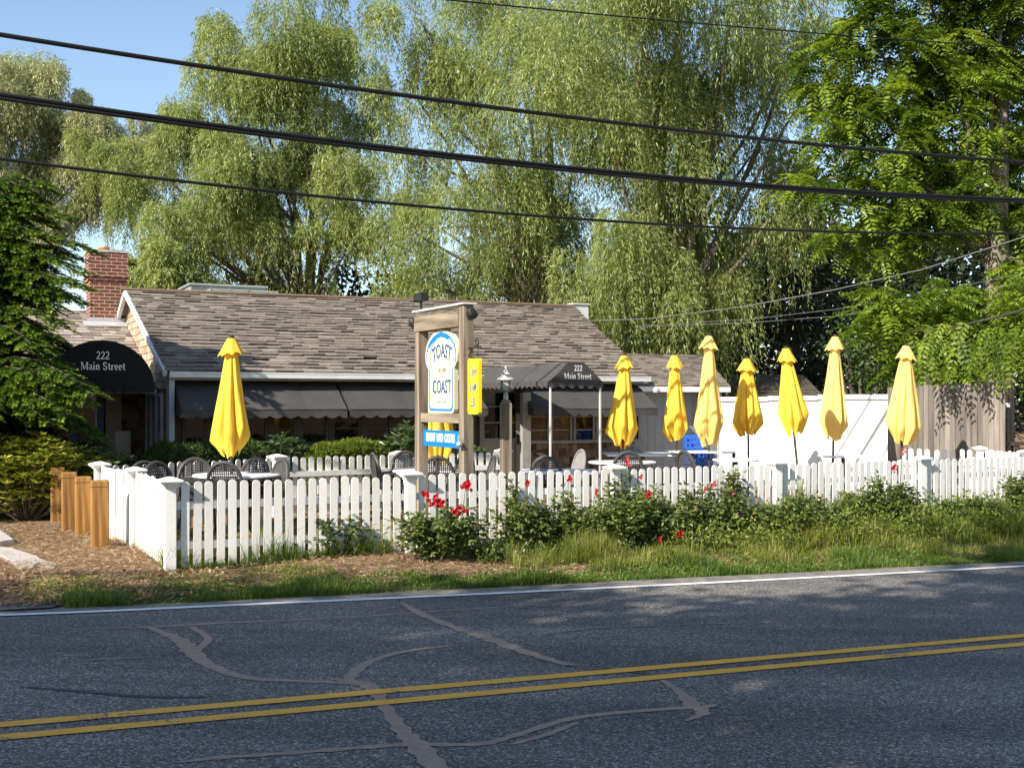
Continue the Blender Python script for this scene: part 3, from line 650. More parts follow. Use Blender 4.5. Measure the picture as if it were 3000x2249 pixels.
# round dome awning
dy = -.15; dcx, dz0 = BL(300, 1133, dy); drx = bx(452, dy)-dcx; drz = BL(300, 996, dy)[1]-dz0
n = 24; mb = MB(); V = []
for y in (dy, wy0+.3):
    for i in range(n+1): a = PI*i/n; V.append((dcx+drx*math.cos(a), y, dz0+drz*math.sin(a)))
mb.add(V, [(i, i+1, n+2+i, n+1+i) for i in range(n)]); mb.add(V[:n+1], [tuple(range(n+1))])
def val2(p0, p1, k0):
    V = []; k = k0*8
    for i in range(k+1):
        p = Vector(p0).lerp(Vector(p1), i/k); ph = (i/8) % 1; V += [p, p+Vector((0, -.006*math.sin(i), -.075-.03*(1-abs(2*ph-1)))) ]
    mb.add(V, [(2*i, 2*i+1, 2*i+3, 2*i+2) for i in range(k)])
val2((dcx-drx, dy-.004, dz0+.004), (dcx+drx, dy-.004, dz0+.004), 9); val2((dcx+drx+.004, dy, dz0+.004), (dcx+drx+.004, wy0, dz0+.004), 5)
dm = mb.build('round_awning', M['awningshade'], H, fixn=False)
mb = MB()
tz = BL(300, 1050, dy)[1]; serif_text(mb, '222', lambda x, z, l: Vector((x, dy-l-.003, z)), .125, bx(302, dy), BL(300, 1052, dy)[1])
mb.build('address_number', M['signwhite'], dm, fixn=False); mb = MB()
words(['Main', 'Street'], lambda x, z, l: Vector((x, dy-l-.003, z)), .125, bx(302, dy), BL(300, 1083, dy)[1], dm)
mb = MB()
for i in range(8): a = PI*(i+.0)/8; b2 = PI*(i+1)/8; mb.tube([(dcx+(drx-.02)*math.cos(a), dy+.03, dz0+(drz-.02)*math.sin(a)), (dcx+(drx-.02)*math.cos(b2), dy+.03, dz0+(drz-.02)*math.sin(b2))], .012, 6)
for x in (dcx-drx+.03, dcx+drx-.03): mb.tube([(x, dy+.03, dz0), (x, wy0, dz0)], .012, 6)
mb.build('awning_frame', M['darkmetal'], dm)
# chimney
chx1 = bx(370, 5.8); chx0 = bx(264, 5.8); ctop = BL(320, 737, 5.8)[1]; c0, c1 = 5.8, 6.6
mb = MB(); mb.box(chx0, chx1, c0, c1, 3.0, ctop-.62)
for k, e in enumerate((.03, .055)): mb.box(chx0-e, chx1+e, c0-e, c1+e, ctop-.62+.075*k, ctop-.62+.075*(k+1))
mb.box(chx0-.03, chx1+.03, c0-.03, c1+.03, ctop-.47, ctop-.02)
ch = mb.build('chimney', M['brick'], H)
mb = MB(); mb.box(chx0-.05, chx1+.05, c0-.05, c1+.05, ctop-.02, ctop+.03); mb.build('chimney_cap', M['concrete'], ch)
mb = MB(); mb.lathe([(.11, 0), (.11, .05), (.125, .07), (.125, .1), (.09, .1)], 16, ((chx0+chx1)/2-.05, (c0+c1)/2, ctop+.03)); mb.build('flue_pot', plain('terracotta', (.5, .2, .08), .7), ch)
mb = MB(); zr = wz0+(c0-wy0)/(wy1-wy0)*(wz1-wz0)
mb.box(chx0-.06, chx1+.01, c0-.03, c0-.004, zr-.05, zr+.13); mb.add([(chx0-.15, c0-.3, zr-.06), (chx1+.02, c0-.3, zr-.06), (chx1+.02, c0-.02, zr+.05), (chx0-.15, c0-.02, zr+.05)], [(0, 1, 2, 3)])
mb.build('chimney_flashing', M['flashing'], ch)
# annex on the right
ax0 = E1.x-.15; ay = .75; axr = bx(2112, ay)
mb = MB(); e0 = Vector((ax0-.3, ay-.35, 2.08)); e1 = Vector((bx(2138, ay-.35), ay-.35, 2.08)); r0_ = Vector((ax0-.3, ay+2.6, 2.88)); r1_ = Vector((bx(2050, ay+2.6)+.1, ay+2.6, 2.88))
nA = (e1-e0).cross(r0_-e0).normalized(); shingles(mb, e0, e1, r0_, r1_, 15, .12, .3, .022, .026, .1, .01, nA)
mb.add([e0-nA*.03, e1-nA*.03, r1_-nA*.03, r0_-nA*.03], [(0, 1, 2, 3)]); mb.add([r0_, r1_, r1_+Vector((0, 3, -1)), r0_+Vector((0, 3, -1))], [(0, 1, 2, 3)])
mb.build('annex_roof', M['roof'], H, fixn=False)
mb = MB(); mb.box(e0.x+.28, e1.x, e0.y-.03, e0.y+.02, 1.96, 2.07); mb.build('annex_fascia', M['wallwhite'], H)
mb = MB(); x = ax0+.05
while x < axr-.05:
    x2 = min(x+.19, axr); mb.box(x+.003, x2-.003, ay, ay+.04, 0, 1.95); x = x2
mb.box(ax0+.05, axr, ay+.041, ay+.1, 0, 1.96); mb.box(axr-.06, axr, ay+.1, 6.5, 0, 1.96); mb.build('annex_wall', M['graywall'], H)
mb = MB(); mb.box(axr-.09, axr+.01, ay-.015, ay-.002, 0, 1.955); mb.build('corner_board', M['trim'], H)
# roof units
def at_roof(px, y): x = bx(px, y); return x
a, b_ = bx(550, 5.6), bx(770, 5.6); mb = MB(); mb.box(a, b_, 5.3, 6.6, 3.5, 4.24, bev=.01); mb.box(a-.04, b_+.04, 5.25, 6.65, 4.24, 4.29, bev=.01)
hv = mb.build('roof_ventilation_unit', M['graymetal'], H)
mb = MB(); a2, b2 = bx(610, 5.0), bx(812, 5.0); mb.box(a2, b2, 4.85, 5.28, 3.6, 4.15, bev=.01)
for k in range(7): mb.box(a2+.1+k*.22, a2+.26+k*.22, 4.84, 4.848, 3.75, 4.08)
mb.build('unit_housing', M['graymetal'], hv)
mb = MB(); a, b_ = bx(1672, 4.9), bx(1716, 4.9); mb.box(a, b_, 4.75, 5.15, 3.7, 4.12, bev=.01); mb.box(a-.03, b_+.03, 4.72, 5.18, 4.12, 4.15); mb.build('roof_vent_box', M['trim'], H)
mb = MB(); p = (E1.x-.0, -.35, 1.93); mb.lathe([(.01, .06), (.05, .03), (.065, -.02), (.05, -.06), (.01, -.075)], 12, (bx(1918, -.1), -.15, 2.0)); mb.build('wall_lamp', M['lampglass'], H)

# ================================================================== WHITE WALL, BOARD FENCE, SHED
def wall_seg(name, a, b, z0, z1, th, m, parent=None, cap=None):
    a, b = Vector(a), Vector(b); d = (b-a).normalized(); n_ = Vector((-d.y, d.x)); mb = MB()
    P = [a-n_*th/2, b-n_*th/2, b+n_*th/2, a+n_*th/2]
    mb.add([(p.x, p.y, z0) for p in P]+[(p.x, p.y, z1) for p in P], [(0, 1, 2, 3), (4, 5, 6, 7), (0, 1, 5, 4), (1, 2, 6, 5), (2, 3, 7, 6), (3, 0, 4, 7)])
    return mb.build(name, m, parent)
wa = W(2112, 1163, 24.6); wb = W(2255, 1160, 23.9); wc = W(2400, 1156, 23.2); wd4 = W(2616, 1149, 22.3)
WW = thing('white_wall', 'long bright white painted wall with thin cap behind the umbrellas', 'wall', (0, 0, 0))
for i, (a, b_) in enumerate(((wa, wb), (wb, wc), (wc, wd4))):
    o1 = Vector((0, -.02*i, 0)); wall_seg('wall_panel', (a+o1).xy, (b_+o1).xy, 0, a.z-.09, .1, M['wallwhite'], WW)
    wall_seg('wall_cap', (a+o1).xy, (b_+o1).xy, a.z-.088, a.z, .2, M['trim'] if i == 1 else M['wallwhite'], WW)
bf = thing('board_fence', 'tall weathered grey board fence with feathery leaf shadows', 'fence')
pa = W(2600, 1136, 21.9); pb = W(2946, 1122, 20.6); d = (pb-pa); L = d.xy.length; nb = 22; mb = MB()
for i in range(nb):
    t0, t1 = i/nb, (i+1)/nb-.0025; a = pa.lerp(pb, t0); b_ = pa.lerp(pb, t1); n_ = Vector((-d.y, d.x, 0)).normalized(); o_ = n_*random.uniform(-.006, .006)
    zt = a.z+random.uniform(-.012, .012)+(.03 if i > 5 else 0)
    mb.add([(a.x+o_.x, a.y+o_.y, 0), (b_.x+o_.x, b_.y+o_.y, 0), (b_.x+o_.x, b_.y+o_.y, zt), (a.x+o_.x, a.y+o_.y, zt)]+[(q.x+n_.x*.02+o_.x, q.y+n_.y*.02+o_.y, z_) for q, z_ in ((a, 0), (b_, 0), (b_, zt), (a, zt))],
           [(0, 1, 2, 3), (4, 7, 6, 5), (0, 3, 7, 4), (1, 5, 6, 2), (3, 2, 6, 7)])
mb.build('boards', M['fencewood'], bf)
wall_seg('fence_rail', (pa.xy+Vector((.03, .06))), (pb.xy+Vector((.03, .06))), 1.6, 1.7, .05, M['fencewood'], bf)
wall_seg('fence_rail', (pa.xy+Vector((.03, .06))), (pb.xy+Vector((.03, .06))), .4, .5, .05, M['fencewood'], bf)
# low timber rail and little plate at the far right
rl = thing('timber_railing', 'low timber railing in the dark beyond the board fence', 'railing'); q0 = W(2952, 1294, 21.5); q1 = W(3250, 1300, 21.5)
mb = MB(); mb.box(q0.x, q1.x, 21.4, 21.6, q0.z-.06, q0.z, bev=.005); mb.build('top_rail', M['railwood'], rl)
for px in (2975, 3090, 3200): x = W(px, 0, 21.5).x; mb = MB(); mb.box(x-.06, x+.06, 21.45, 21.55, 0, q0.z-.062); mb.build('rail_post', M['railwood'], rl)
sp = thing('small_notice_plate', 'small pale rectangular plate on a thin post beyond the board fence', 'sign'); q = W(2952, 1186, 21.9)
mb = MB(); mb.box(q.x-.05, q.x+.05, 21.9, 21.92, q.z-.04, q.z+.04, bev=.003); mb.build('plate', M['trim'], sp); mb = MB(); mb.tube([(q.x, 21.94, 0), (q.x, 21.94, q.z+.03)], .015, 6); mb.build('post', M['darkmetal'], sp)
# shed behind the white wall
q = W(2290, 1177, 31); sh = thing('garden_shed', 'low shed with brown pitched roof in shade behind the white wall', 'shed', (q.x, 31, 0), R(12))
mb = MB(); mb.box(-1.05, 1.05, 0, 2.4, 0, 1.75); mb.build('wall', M['browntrim'], sh)
mb = MB(); shingles(mb, Vector((-1.2, -.25, 1.8)), Vector((1.2, -.25, 1.8)), Vector((-1.2, 1.2, 2.5)), Vector((1.2, 1.2, 2.5)), 8, .2, .4, .02, .02, .05, 0, Vector((0, -.43, .9)))
mb.add([(-1.2, 1.2, 2.5), (1.2, 1.2, 2.5), (1.2, 2.65, 1.8), (-1.2, 2.65, 1.8)], [(0, 1, 2, 3)]); mb.add([(-1.05, 0, 1.85), (-1.05, 2.4, 1.85), (-1.05, 1.2, 2.45)], [(0, 1, 2)]); mb.add([(1.05, 0, 1.85), (1.05, 2.4, 1.85), (1.05, 1.2, 2.45)], [(0, 1, 2)])
mb.build('roof', M['browntrim'], sh, fixn=False)  # dark brown stands in for the shade lying on this roof

# ================================================================== PICKET FENCES
PW, PT, PH = .083, .018, .9
def picket_mesh():
    mb = MB(); o = [(-PW/2, 0), (PW/2, 0), (PW/2, PH-PW*.45)]
    for k in range(1, 8): a = PI*k/8; o.append((PW/2*math.cos(a), PH-PW*.45+PW*.45*math.sin(a)))
    o.append((-PW/2, PH-PW*.45)); mb.prism(o, -PT/2, PT/2)
    ob = mb.build('picket', M['picket']); me = ob.data; bpy.data.objects.remove(ob); return me
PICK = picket_mesh()
def fence_post_mesh(hh=.96, w_=.115):
    mb = MB(); mb.box(-w_/2, w_/2, -w_/2, w_/2, -.1, hh-.1, bev=.006); ob = mb.build('post', M['white']); me = ob.data; bpy.data.objects.remove(ob)
    mb = MB(); z = hh-.1
    for a, b_, e in ((0, .022, .012), (.022, .04, .03), (.04, .055, .048), (.055, .078, .062)): mb.box(-w_/2-e, w_/2+e, -w_/2-e, w_/2+e, z+a+.0005, z+b_, bev=.004)
    q = w_/2+.055; mb.add([(-q, -q, z+.0785), (q, -q, z+.0785), (q, q, z+.0785), (-q, q, z+.0785), (-.02, -.02, z+.11), (.02, -.02, z+.11), (.02, .02, z+.11), (-.02, .02, z+.11)], [(0, 1, 5, 4), (1, 2, 6, 5), (2, 3, 7, 6), (3, 0, 4, 7), (4, 5, 6, 7)])
    ob = mb.build('post_cap', M['white']); mc = ob.data; bpy.data.objects.remove(ob); return me, mc
POST, CAP = fence_post_mesh()
def picket_fence(label, pts, side=1, step=.128, zs=0.0, skip_last=False, group='white picket fences round the patio', first_post=True):
    """pts: posts' (x, y); side = +1 rails on the left of the walking direction"""
    root = thing('picket_fence', label, 'picket fence', (pts[0][0], pts[0][1], zs), 0, group); O_ = Vector((pts[0][0], pts[0][1], 0))
    def link(name, me, loc, rz, par, tilt=0):
        o = bpy.data.objects.new(name, me); COL.objects.link(o); o.location = loc; o.rotation_euler = (random.gauss(0, .006), tilt, rz); o.parent = par; return o
    for i, p in enumerate(pts):
        if (i == len(pts)-1 and skip_last) or (i == 0 and not first_post): continue
        a = Vector(pts[min(i+1, len(pts)-1)])-Vector(pts[max(i-1, 0)]); rz = math.atan2(a.y, a.x)
        o = link('post', POST, Vector((p[0], p[1], 0))-O_, rz, root); link('post_cap', CAP, (0, 0, 0), 0, o)
    for i in range(len(pts)-1):
        a, b_ = Vector(pts[i]), Vector(pts[i+1]); d = (b_-a); L = d.length; d.normalize(); rz = math.atan2(d.y, d.x); n_ = Vector((-d.y, d.x))*side
        k = max(1, round((L-.14)/step)); 
        for j in range(k):
            p = a+d*(.09+(L-.18)*(j+.5)/k); link('picket', PICK, Vector((p.x, p.y, random.gauss(.012, .007)))-O_, rz+random.gauss(0, .012), root, random.gauss(0, .008))
        for z_ in (.24, .66):
            mb = MB(); c = (a+b_)/2+n_*.032-O_.xy; mt = Matrix.Translation((c.x, c.y, z_))@Matrix.Rotation(rz, 4, 'Z')
            mb.box(-L/2+.058, L/2-.058, -.019, .019, -.04, .04, mt); mb.build('rail', M['white'], root)
    return root
FA, FB = Vector((-3.43, 12.2)), Vector((7.8, 17.8))
def onfence(px, off=0.0):                                       # the front fence's point under a picture column
    d = (FB-FA).normalized(); n_ = Vector((-d.y, d.x)); a = FA+n_*off; k = (px-CX)/F
    t_ = (k*a.y-a.x)/(d.x-k*d.y); return a+d*t_
fp = [tuple(onfence(px)) for px in (498, 1200, 1800, 2275, 2700, 3095)]
picket_fence('long front run of white picket fence facing the road behind roses and weeds', fp, 1)
fl = [(-3.66-.0, 12.36), (-4.62, 13.9), (-5.42, 15.2), (-6.1, 16.3)]
fl = [(fp[0][0]-.06, fp[0][1]+.1), (-4.55, 14.0), (-5.42, 15.25)]
picket_fence('short sunlit run of white picket fence beside the four brown timber bollards', fl, -1, .115, first_post=False)
def at(px, Y): return (W(px, 0, Y).x, Y)
fb = [at(300, 15.7), at(560, 16.6), at(812, 17.25), at(1168, 18.55), at(1475, 19.5)]
fb = [(fl[-1][0]+.05, fl[-1][1]+.1), at(812, 17.4), at(1168, 18.55), at(1475, 19.5)]
picket_fence('white picket fence between the patio chairs and the hedge', fb, -1, .135, first_post=False)
picket_fence('white picket fence in front of the tall grey board fence', [at(2618, 20.9), at(2870, 20.6)], -1, .14, first_post=False)
picket_fence('white picket fence running towards the road from the far corner post', [at(2876, 20.5), at(3010, 19.2), at(3110, 18.3)], -1, .12, first_post=False, skip_last=True)

# ================================================================== TIMBER BOLLARDS
for i, ((x0, x1, yt, yb), lab) in enumerate(zip([(137, 186, 1369, 1536), (168, 222, 1384, 1563), (207, 264, 1397, 1572), (252, 315, 1408, 1613)],
    ['square timber bollard farthest from the road, nearest the yellow-green shrub', 'second timber bollard in from the shrub, rounded top edges', 'third timber bollard from the shrub, just behind the biggest looking one', 'timber bollard nearest the road with a pale scuff on its face'])):
    Y = (HC)*F/(yb-HY-4); xc = W((x0+x1)/2, 0, Y).x; wd_ = (x1-x0)/F*Y*.80; ht = HC-(yt-HY)/F*Y
    t_ = thing('timber_bollard', lab, 'bollard', (xc, Y+wd_/2, 0), R(22), 'brown timber bollards beside the drive')
    mb = MB(); mb.box(-wd_/2, wd_/2, -wd_/2, wd_/2, -.15, ht, bev=.012); mb.build('post', M['bollard'], t_)
    mb = MB(); mb.box(-wd_/2-.002, wd_/2+.002, -wd_/2-.002, wd_/2+.002, ht-.075, ht-.068); mb.build('saw_groove', M['tablebrown'], t_)

# ================================================================== UMBRELLAS
def umbrella(px, py_top, Y, hem_px, hw_px, lab, seed, tilt=0, faded=.5, base_px=None):
    rs = random.Random(seed); top = W(px, py_top, Y); zt = top.z; clen = (hem_px-py_top)/F*Y; rm = hw_px/F*Y
    bx_ = W(base_px, 0, Y).x if base_px else top.x
    ln = math.hypot(zt, top.x-bx_); root = thing('patio_umbrella', lab, 'umbrella', (bx_, Y, 0), 0, 'closed yellow patio umbrellas')
    root.rotation_euler = (0, math.atan2(top.x-bx_, zt), rs.uniform(-.2, .2)*0)
    nf = 8; na = 112; nz = 30; ph0 = rs.uniform(0, 6.28); mb = MB(); P = []
    fold = [rs.uniform(.6, 1.3) for _ in range(nf)]; fl_ = [rs.uniform(-.10, .07) for _ in range(nf)]; tw = rs.uniform(-.5, .5)
    flr = rs.uniform(1.1, 2.2); sl_ = rs.uniform(-.12, .12); ja = [rs.uniform(-.09, .07) for _ in range(nf)]
    for i in range(nz+1):
        t_ = i/nz
        for k in range(na):
            a = 2*PI*k/na; q = (a*nf/(2*PI)+ph0) % nf; fi = int(q); fr_ = q-fi
            amp = fold[fi]*.5+.5*fold[(fi+1) % nf]; lobe = abs(math.sin(PI*fr_))**.7
            wz = t_**.95
            tb = .86+.8*fl_[fi]*(1-abs(2*fr_-1)**2)-.05*abs(2*fr_-1)
            if t_ < tb: r_ = .05+(rm*.93-.05)*(.75*(t_/tb)**.8+.25*(t_/tb)**flr)
            else: r_ = rm*.93*(1-.45*((t_-tb)/(1-tb))**1.1)
            dep = .42+.14*math.sin(3*a+seed)
            r_ *= (1-dep*wz**.5)+dep*wz**.5*lobe*amp*1.1
            r_ += .008*math.sin(13*a+9*t_+seed)*t_
            aa = a+tw*t_*.6+.12*math.sin(2*a+seed)*t_
            z_ = ln-.05-clen*t_*(.95+.0*t_)-max(0, t_-.55)/.45*(sl_*math.cos(a+seed)*.5+ja[fi]*(1-abs(2*fr_-1)**2)+.05*abs(2*fr_-1)**1.5)
            P.append((r_*math.cos(aa), r_*math.sin(aa), z_))
    mb.add(P, [(i*na+k, i*na+(k+1) % na, (i+1)*na+(k+1) % na, (i+1)*na+k) for i in range(nz) for k in range(na)])
    o = mb.build('canopy', M['paleyellow'] if faded > .5 else M['yellow'], root, True)
    mb = MB(); P = []; capr = rm*.62
    for i in range(7):
        t_ = i/6
        for k in range(na):
            a = 2*PI*k/na; q = (a*nf/(2*PI)+ph0) % nf; fr_ = q-int(q); pt = abs(2*fr_-1)**1.5
            r_ = .055+(capr-.055)*t_**1.1*(.80+.28*pt*fold[int(q)])
            z_ = ln-.005-(.2+.035*pt*t_)*t_*(rm/.27)**.5 - (.02*math.sin(a+seed))*t_
            P.append((r_*math.cos(a+.1*math.sin(seed)), r_*math.sin(a+.1*math.sin(seed)), z_))
    mb.add(P, [(i*na+k, i*na+(k+1) % na, (i+1)*na+(k+1) % na, (i+1)*na+k) for i in range(6) for k in range(na)]); mb.add(P[:na], [tuple(range(na-1, -1, -1))])
    mb.build('vent_cap', M['yellow'] if faded < .8 else M['paleyellow'], root, True)
    mb = MB(); mb.lathe([(.042, -.01), (.045, .012), (.03, .03), (.01, .04)], 12, (0, 0, ln)); mb.build('finial', M['pole'], root)
    mb = MB(); mb.tube([(0, 0, .02), (0, 0, ln-.02)], .02, 12); mb.build('pole', M['pole'], root)
    mb = MB(); mb.lathe([(.24, 0), (.24, .03), (.2, .055), (.05, .075), (.032, .09), (.032, .3)], 24); mb.build('base', M['darkmetal'], root)
    return root
umbrella(678, 990, 15.8, 1332, 60, 'closed yellow umbrella standing alone over the round table by the hedge', 11, 0, .3)
umbrella(1830, 1041, 19.9, 1306, 50, 'closed yellow umbrella just right of the black entrance canopy', 5, 0, .3, 1822)
umbrella(1976, 1040, 20.6, 1286, 43, 'deep yellow closed umbrella in front of the grey annex wall, pleats tight', 3, 0, .2, 1984)
umbrella(2077, 984, 20.4, 1306, 48, 'tallest pale yellow umbrella above the stacked blue crates', 8, 0, .9)
umbrella(2188, 1050, 21.3, 1272, 49, 'shortest closed umbrella, first to the right of the one above the blue crates', 14, 0, .2, 2195)
umbrella(2302, 1020, 19.0, 1270, 46, 'closed yellow umbrella leaning, its pole slanting down to the right', 21, 0, .2, 2348)
umbrella(2447, 986, 20.3, 1288, 45, 'tall pale yellow umbrella beside the square white table at the white wall', 29, 0, .9, 2438)
umbrella(2655, 1013, 19.3, 1296, 50, 'pale yellow umbrella where the white wall meets the grey board fence', 33, 0, .9, 2634)
umbrella(1282, 1000, 17.0, 1350, 52, 'bright yellow umbrella half hidden behind the hanging toast sign', 41, 0, .2)

# ================================================================== TABLES AND CHAIRS
def table(px, py, Y, rx_px, lab, shape='round', ped='dark', rz=0):
    p = W(px, py, Y); z = p.z; r_ = rx_px/F*Y; root = thing('patio_table', lab, 'table', (p.x, Y, 0), rz, 'white topped patio tables')
    mb = MB()
    if shape == 'round': mb.lathe([(r_*.3, -.035), (r_-.02, -.035), (r_, -.025), (r_, -.008), (r_-.012, 0), (.01, 0)], 40, (0, 0, z))
    else: mb.box(-r_, r_, -r_*.8, r_*.8, z-.03, z, bev=.008)
    mb.build('tabletop', M['table'], root)
    mb = MB(); mb.tube([(0, 0, .03), (0, 0, z-.032)], .035, 12)
    for k in range(4): a = PI/2*k+.78; mb.tube([(0, 0, .06), (.32*math.cos(a), .32*math.sin(a), .02)], .02, 6)
    mb.build('pedestal', M['tablebrown'] if ped == 'brown' else M['darkmetal'], root); return root
table(695, 1388, 15.8, 128, 'white round table under the lone umbrella, ringed by charcoal chairs')
table(1218, 1376, 17.2, 68, 'white round table partly hidden by the sign post')
table(1330, 1378, 18.0, 55, 'white round table seen between the two sign posts')
table(1822, 1351, 19.8, 100, 'white round table with a charcoal chair before it, near the canopy')
table(1880, 1328, 21.0, 108, 'wide white table with brown pedestal before the grey annex wall', 'square', 'brown')
table(2028, 1320, 20.6, 72, 'white square table beside the stack of blue crates', 'square', 'brown')
table(2156, 1344, 18.7, 68, 'white round table low in front of the second white wall panel')
table(2150, 1322, 22.0, 36, 'small white table farthest back against the white wall', 'square', 'brown')
table(2470, 1334, 20.2, 62, 'white square table under the tall umbrella at the white wall', 'square', 'brown')
table(1640, 1378, 16.6, 110, 'long low white table edge just behind the front pickets near the canopy', 'square')
def chair_parts(root, frame, panel):
    sw, sd_ = .23, .22
    mb = MB(); mb.box(-sw, sw, -sd_, sd_, .41, .445, bev=.012); mb.build('seat', frame, root)
    def A(u, top=.962, hw=.235, y0=.2):                           # the bentwood arch of the back, u 0..1
        a = PI*u; x = hw*math.cos(a)*(1.0 if abs(math.cos(a)) < .95 else 1); z = .60+(top-.60)*math.sin(a)**.8
        return Vector((x, y0+.10*(z-.44)/.46, z))
    pts = [Vector((.19, .19, .42))]+[A(i/18) for i in range(19)]+[Vector((-.19, .19, .42))]
    mb = MB(); mb.tube(pts, .026, 8); bk = mb.build('backrest', frame, root)
    mb = MB()
    for i in range(15):
        x = -.2+i*.4/14; zt = .60+.345*math.sqrt(max(0, 1-(x/.235)**2)); mb.box(x-.0035, x+.0035, .218, .222, .5, .6); 
        mb.tube([(x, .21, .5), (x, .2+.10*(zt-.44)/.46, zt)], .007, 4)
    for j in range(14):
        z = .50+j*.445/13; hw = .2 if z < .6 else .228*math.sqrt(max(0, 1-((z-.6)/.36)**2)); y = .2+.10*(z-.44)/.46
        if hw > .03: mb.tube([(-hw, y, z), (hw, y, z)], .007, 4)
    mb.build('back_mesh', panel, bk)
    mb = MB(); mb.box(-.2, .2, .198, .206, .45, .58); mb.build('back_panel', frame, bk)
    for s in (-1, 1):
        mb = MB(); mb.tube([(s*.24, .2, .64), (s*.255, 0, .655), (s*.25, -.2, .64), (s*.235, -.22, .55), (s*.22, -.2, .43)], .016, 8); mb.build('armrest', frame, root)
        for y in (-.19, .19): mb = MB(); mb.tube([(s*.2, y, .42), (s*.225, y*1.15, 0)], [.018, .014], 8); mb.build('leg', frame, root)
CH = thing('patio_chair', 'charcoal chair with oval mesh back, foremost at the lone umbrella table', 'chair', (0, 0, 0), 0, 'oval backed patio chairs'); chair_parts(CH, M['chair'], M['chair'])
CL = thing('patio_chair', 'pale grey chair under the canopy edge, back turned to the shingled wall', 'chair', (0, 0, 0), 0, 'oval backed patio chairs'); chair_parts(CL, M['chairlight'], M['chairlight'])
chairs = [(657, 1353, 175, None), (572, 1343, 20, 'charcoal oval chair behind the round table, left of the umbrella pole'), (748, 1341, -20, 'oval chair behind the round table, right of the umbrella pole, pale lit rim'),
 (822, 1346, -50, 'charcoal oval chair at the right end of the lone umbrella table'), (462, 1354, 55, 'charcoal oval chair just behind the corner picket post'), (425, 1348, 40, 'charcoal oval chair beside the sunlit side fence'),
 (1098, 1327, 110, 'chair with a grey cushion turned sideways left of the sign'), (1188, 1320, 15, 'oval chair in front of the back fence beside the sign post'), (1282, 1338, 180, 'charcoal oval chair seen between the sign posts'),
 (1362, 1330, -50, 'charcoal chair mostly hidden by the right sign post'), (1440, 1338, -80, 'charcoal chair seen edge-on beside the lamp post'), (1600, 1338, 165, 'near-black oval chair beside the left canopy pole'),
 (1840, 1323, 178, 'charcoal oval chair in front of the round table near the canopy'), (2008, 1322, 120, 'charcoal chair beside the blue crates')]
for px, py, deg, lab in chairs:
    Y = (HC-.965)*F/(py-HY); Y = {425: 15.15, 1188: 18.3}.get(px, Y); X = W(px, 0, Y).x+math.sin(R(deg))*.28; Y -= math.cos(R(deg))*.28
    if lab is None: CH.location = (X, Y, 0); CH.rotation_euler = (0, 0, R(deg))
    else: dup(CH, (X, Y, 0), R(deg), lab)
Y = (HC-.965)*F/(1319-HY); CL.location = (W(1652, 0, Y).x, Y, 0); CL.rotation_euler = (0, 0, R(-70))
Y = 20.9; dup(CL, (W(1862, 0, Y).x, Y, 0), R(10), 'pale rimmed oval chair behind the round table near the canopy')
# blue crates in two stacks
def crate():
    mb = MB(); a, h = .17, .27
    mb.box(-a, a, -a, a, 0, .015)
    for z0, z1 in ((0.015, .05), (.12, .15), (h-.05, h)):
        for s in (-1, 1): mb.box(-a, a, s*a-.006, s*a+.006, z0, z1); mb.box(s*a-.0055, s*a+.0065, -a+.007, a-.007, z0, z1)
    for k in range(5):
        x = -a+.01+k*(2*a-.02)/4
        for s in (-1, 1): mb.box(x-.012, x+.012, s*a-.005, s*a+.005, .05, h-.05); mb.box(s*a-.005, s*a+.005, x-.012, x+.012, .05, h-.05)
    return mb
c0_ = None
for s_, px in enumerate((2032, 2052)):
    for k in range(4 if s_ == 0 else 3):
        Y = 22.0-s_*.25; lb = ['bottom', 'second', 'third', 'topmost'][k]+(' blue plastic crate of the taller stack' if s_ == 0 else ' blue plastic crate of the shorter stack')
        if k == 2 and s_ == 1: lb = 'topmost blue plastic crate of the shorter stack'
        if c0_ is None: c0_ = crate().build('plastic_crate', M['crate']); o = c0_
        else: o = c0_.copy(); COL.objects.link(o)
        o.location = (W(px, 0, Y).x, Y, .005+k*.283); o.rotation_euler = (0, 0, .3*s_+random.uniform(-.05, .05)); tag(o, lb+' by the annex', 'crate', 'stacked blue plastic crates')

# ================================================================== SIGN FRAME, SIGNS
SR = Vector((W(1366, 0, 13.95).x, 13.95)); SL = Vector((W(1235, 0, 15.15).x, 15.15)); sd_v = (SR-SL); SLen = sd_v.length; srz = math.atan2(sd_v.y, sd_v.x)
S = thing('sign_frame', 'tall weathered timber frame holding the hanging signs behind the pickets', 'sign frame', (SL.x, SL.y, 0), srz)
hw = .068; topz = 2.83
for x in (0, SLen): mb = MB(); mb.box(x-hw, x+hw, -hw, hw, -.1, topz if x == 0 else topz+.08, bev=.006); mb.build('post', M['weathered'], S)
mb = MB(); mb.box(hw+.002-2*hw, SLen-hw-.001, -hw-.012, hw+.012, topz-.19+.02, topz+.021, bev=.005); bmv = mb.build('beam', M['weatheredx'], S)
mb = MB(); mb.box(-hw-.03, SLen+hw+.03, -hw-.03, hw+.03, topz+.084, topz+.105, bev=.004); mb.build('beam_cap', M['white'], S)
zmid = HC-(1224-HY)/F*14.5
mb = MB(); mb.box(hw+.001, SLen-hw-.001, -.045, .045, zmid-.06, zmid+.055, bev=.004); mb.build('cross_rail', M['weatheredx'], S)
mb = MB()
for x in (-.14, SLen+.14):
    s = 1 if x > 0 else -1; mb.tube([((0 if s < 0 else SLen)+s*hw, 0, topz-.02), (x, -.02, topz-.0)], .014, 6)
mb.build('lamp_arms', M['darkmetal'], S)
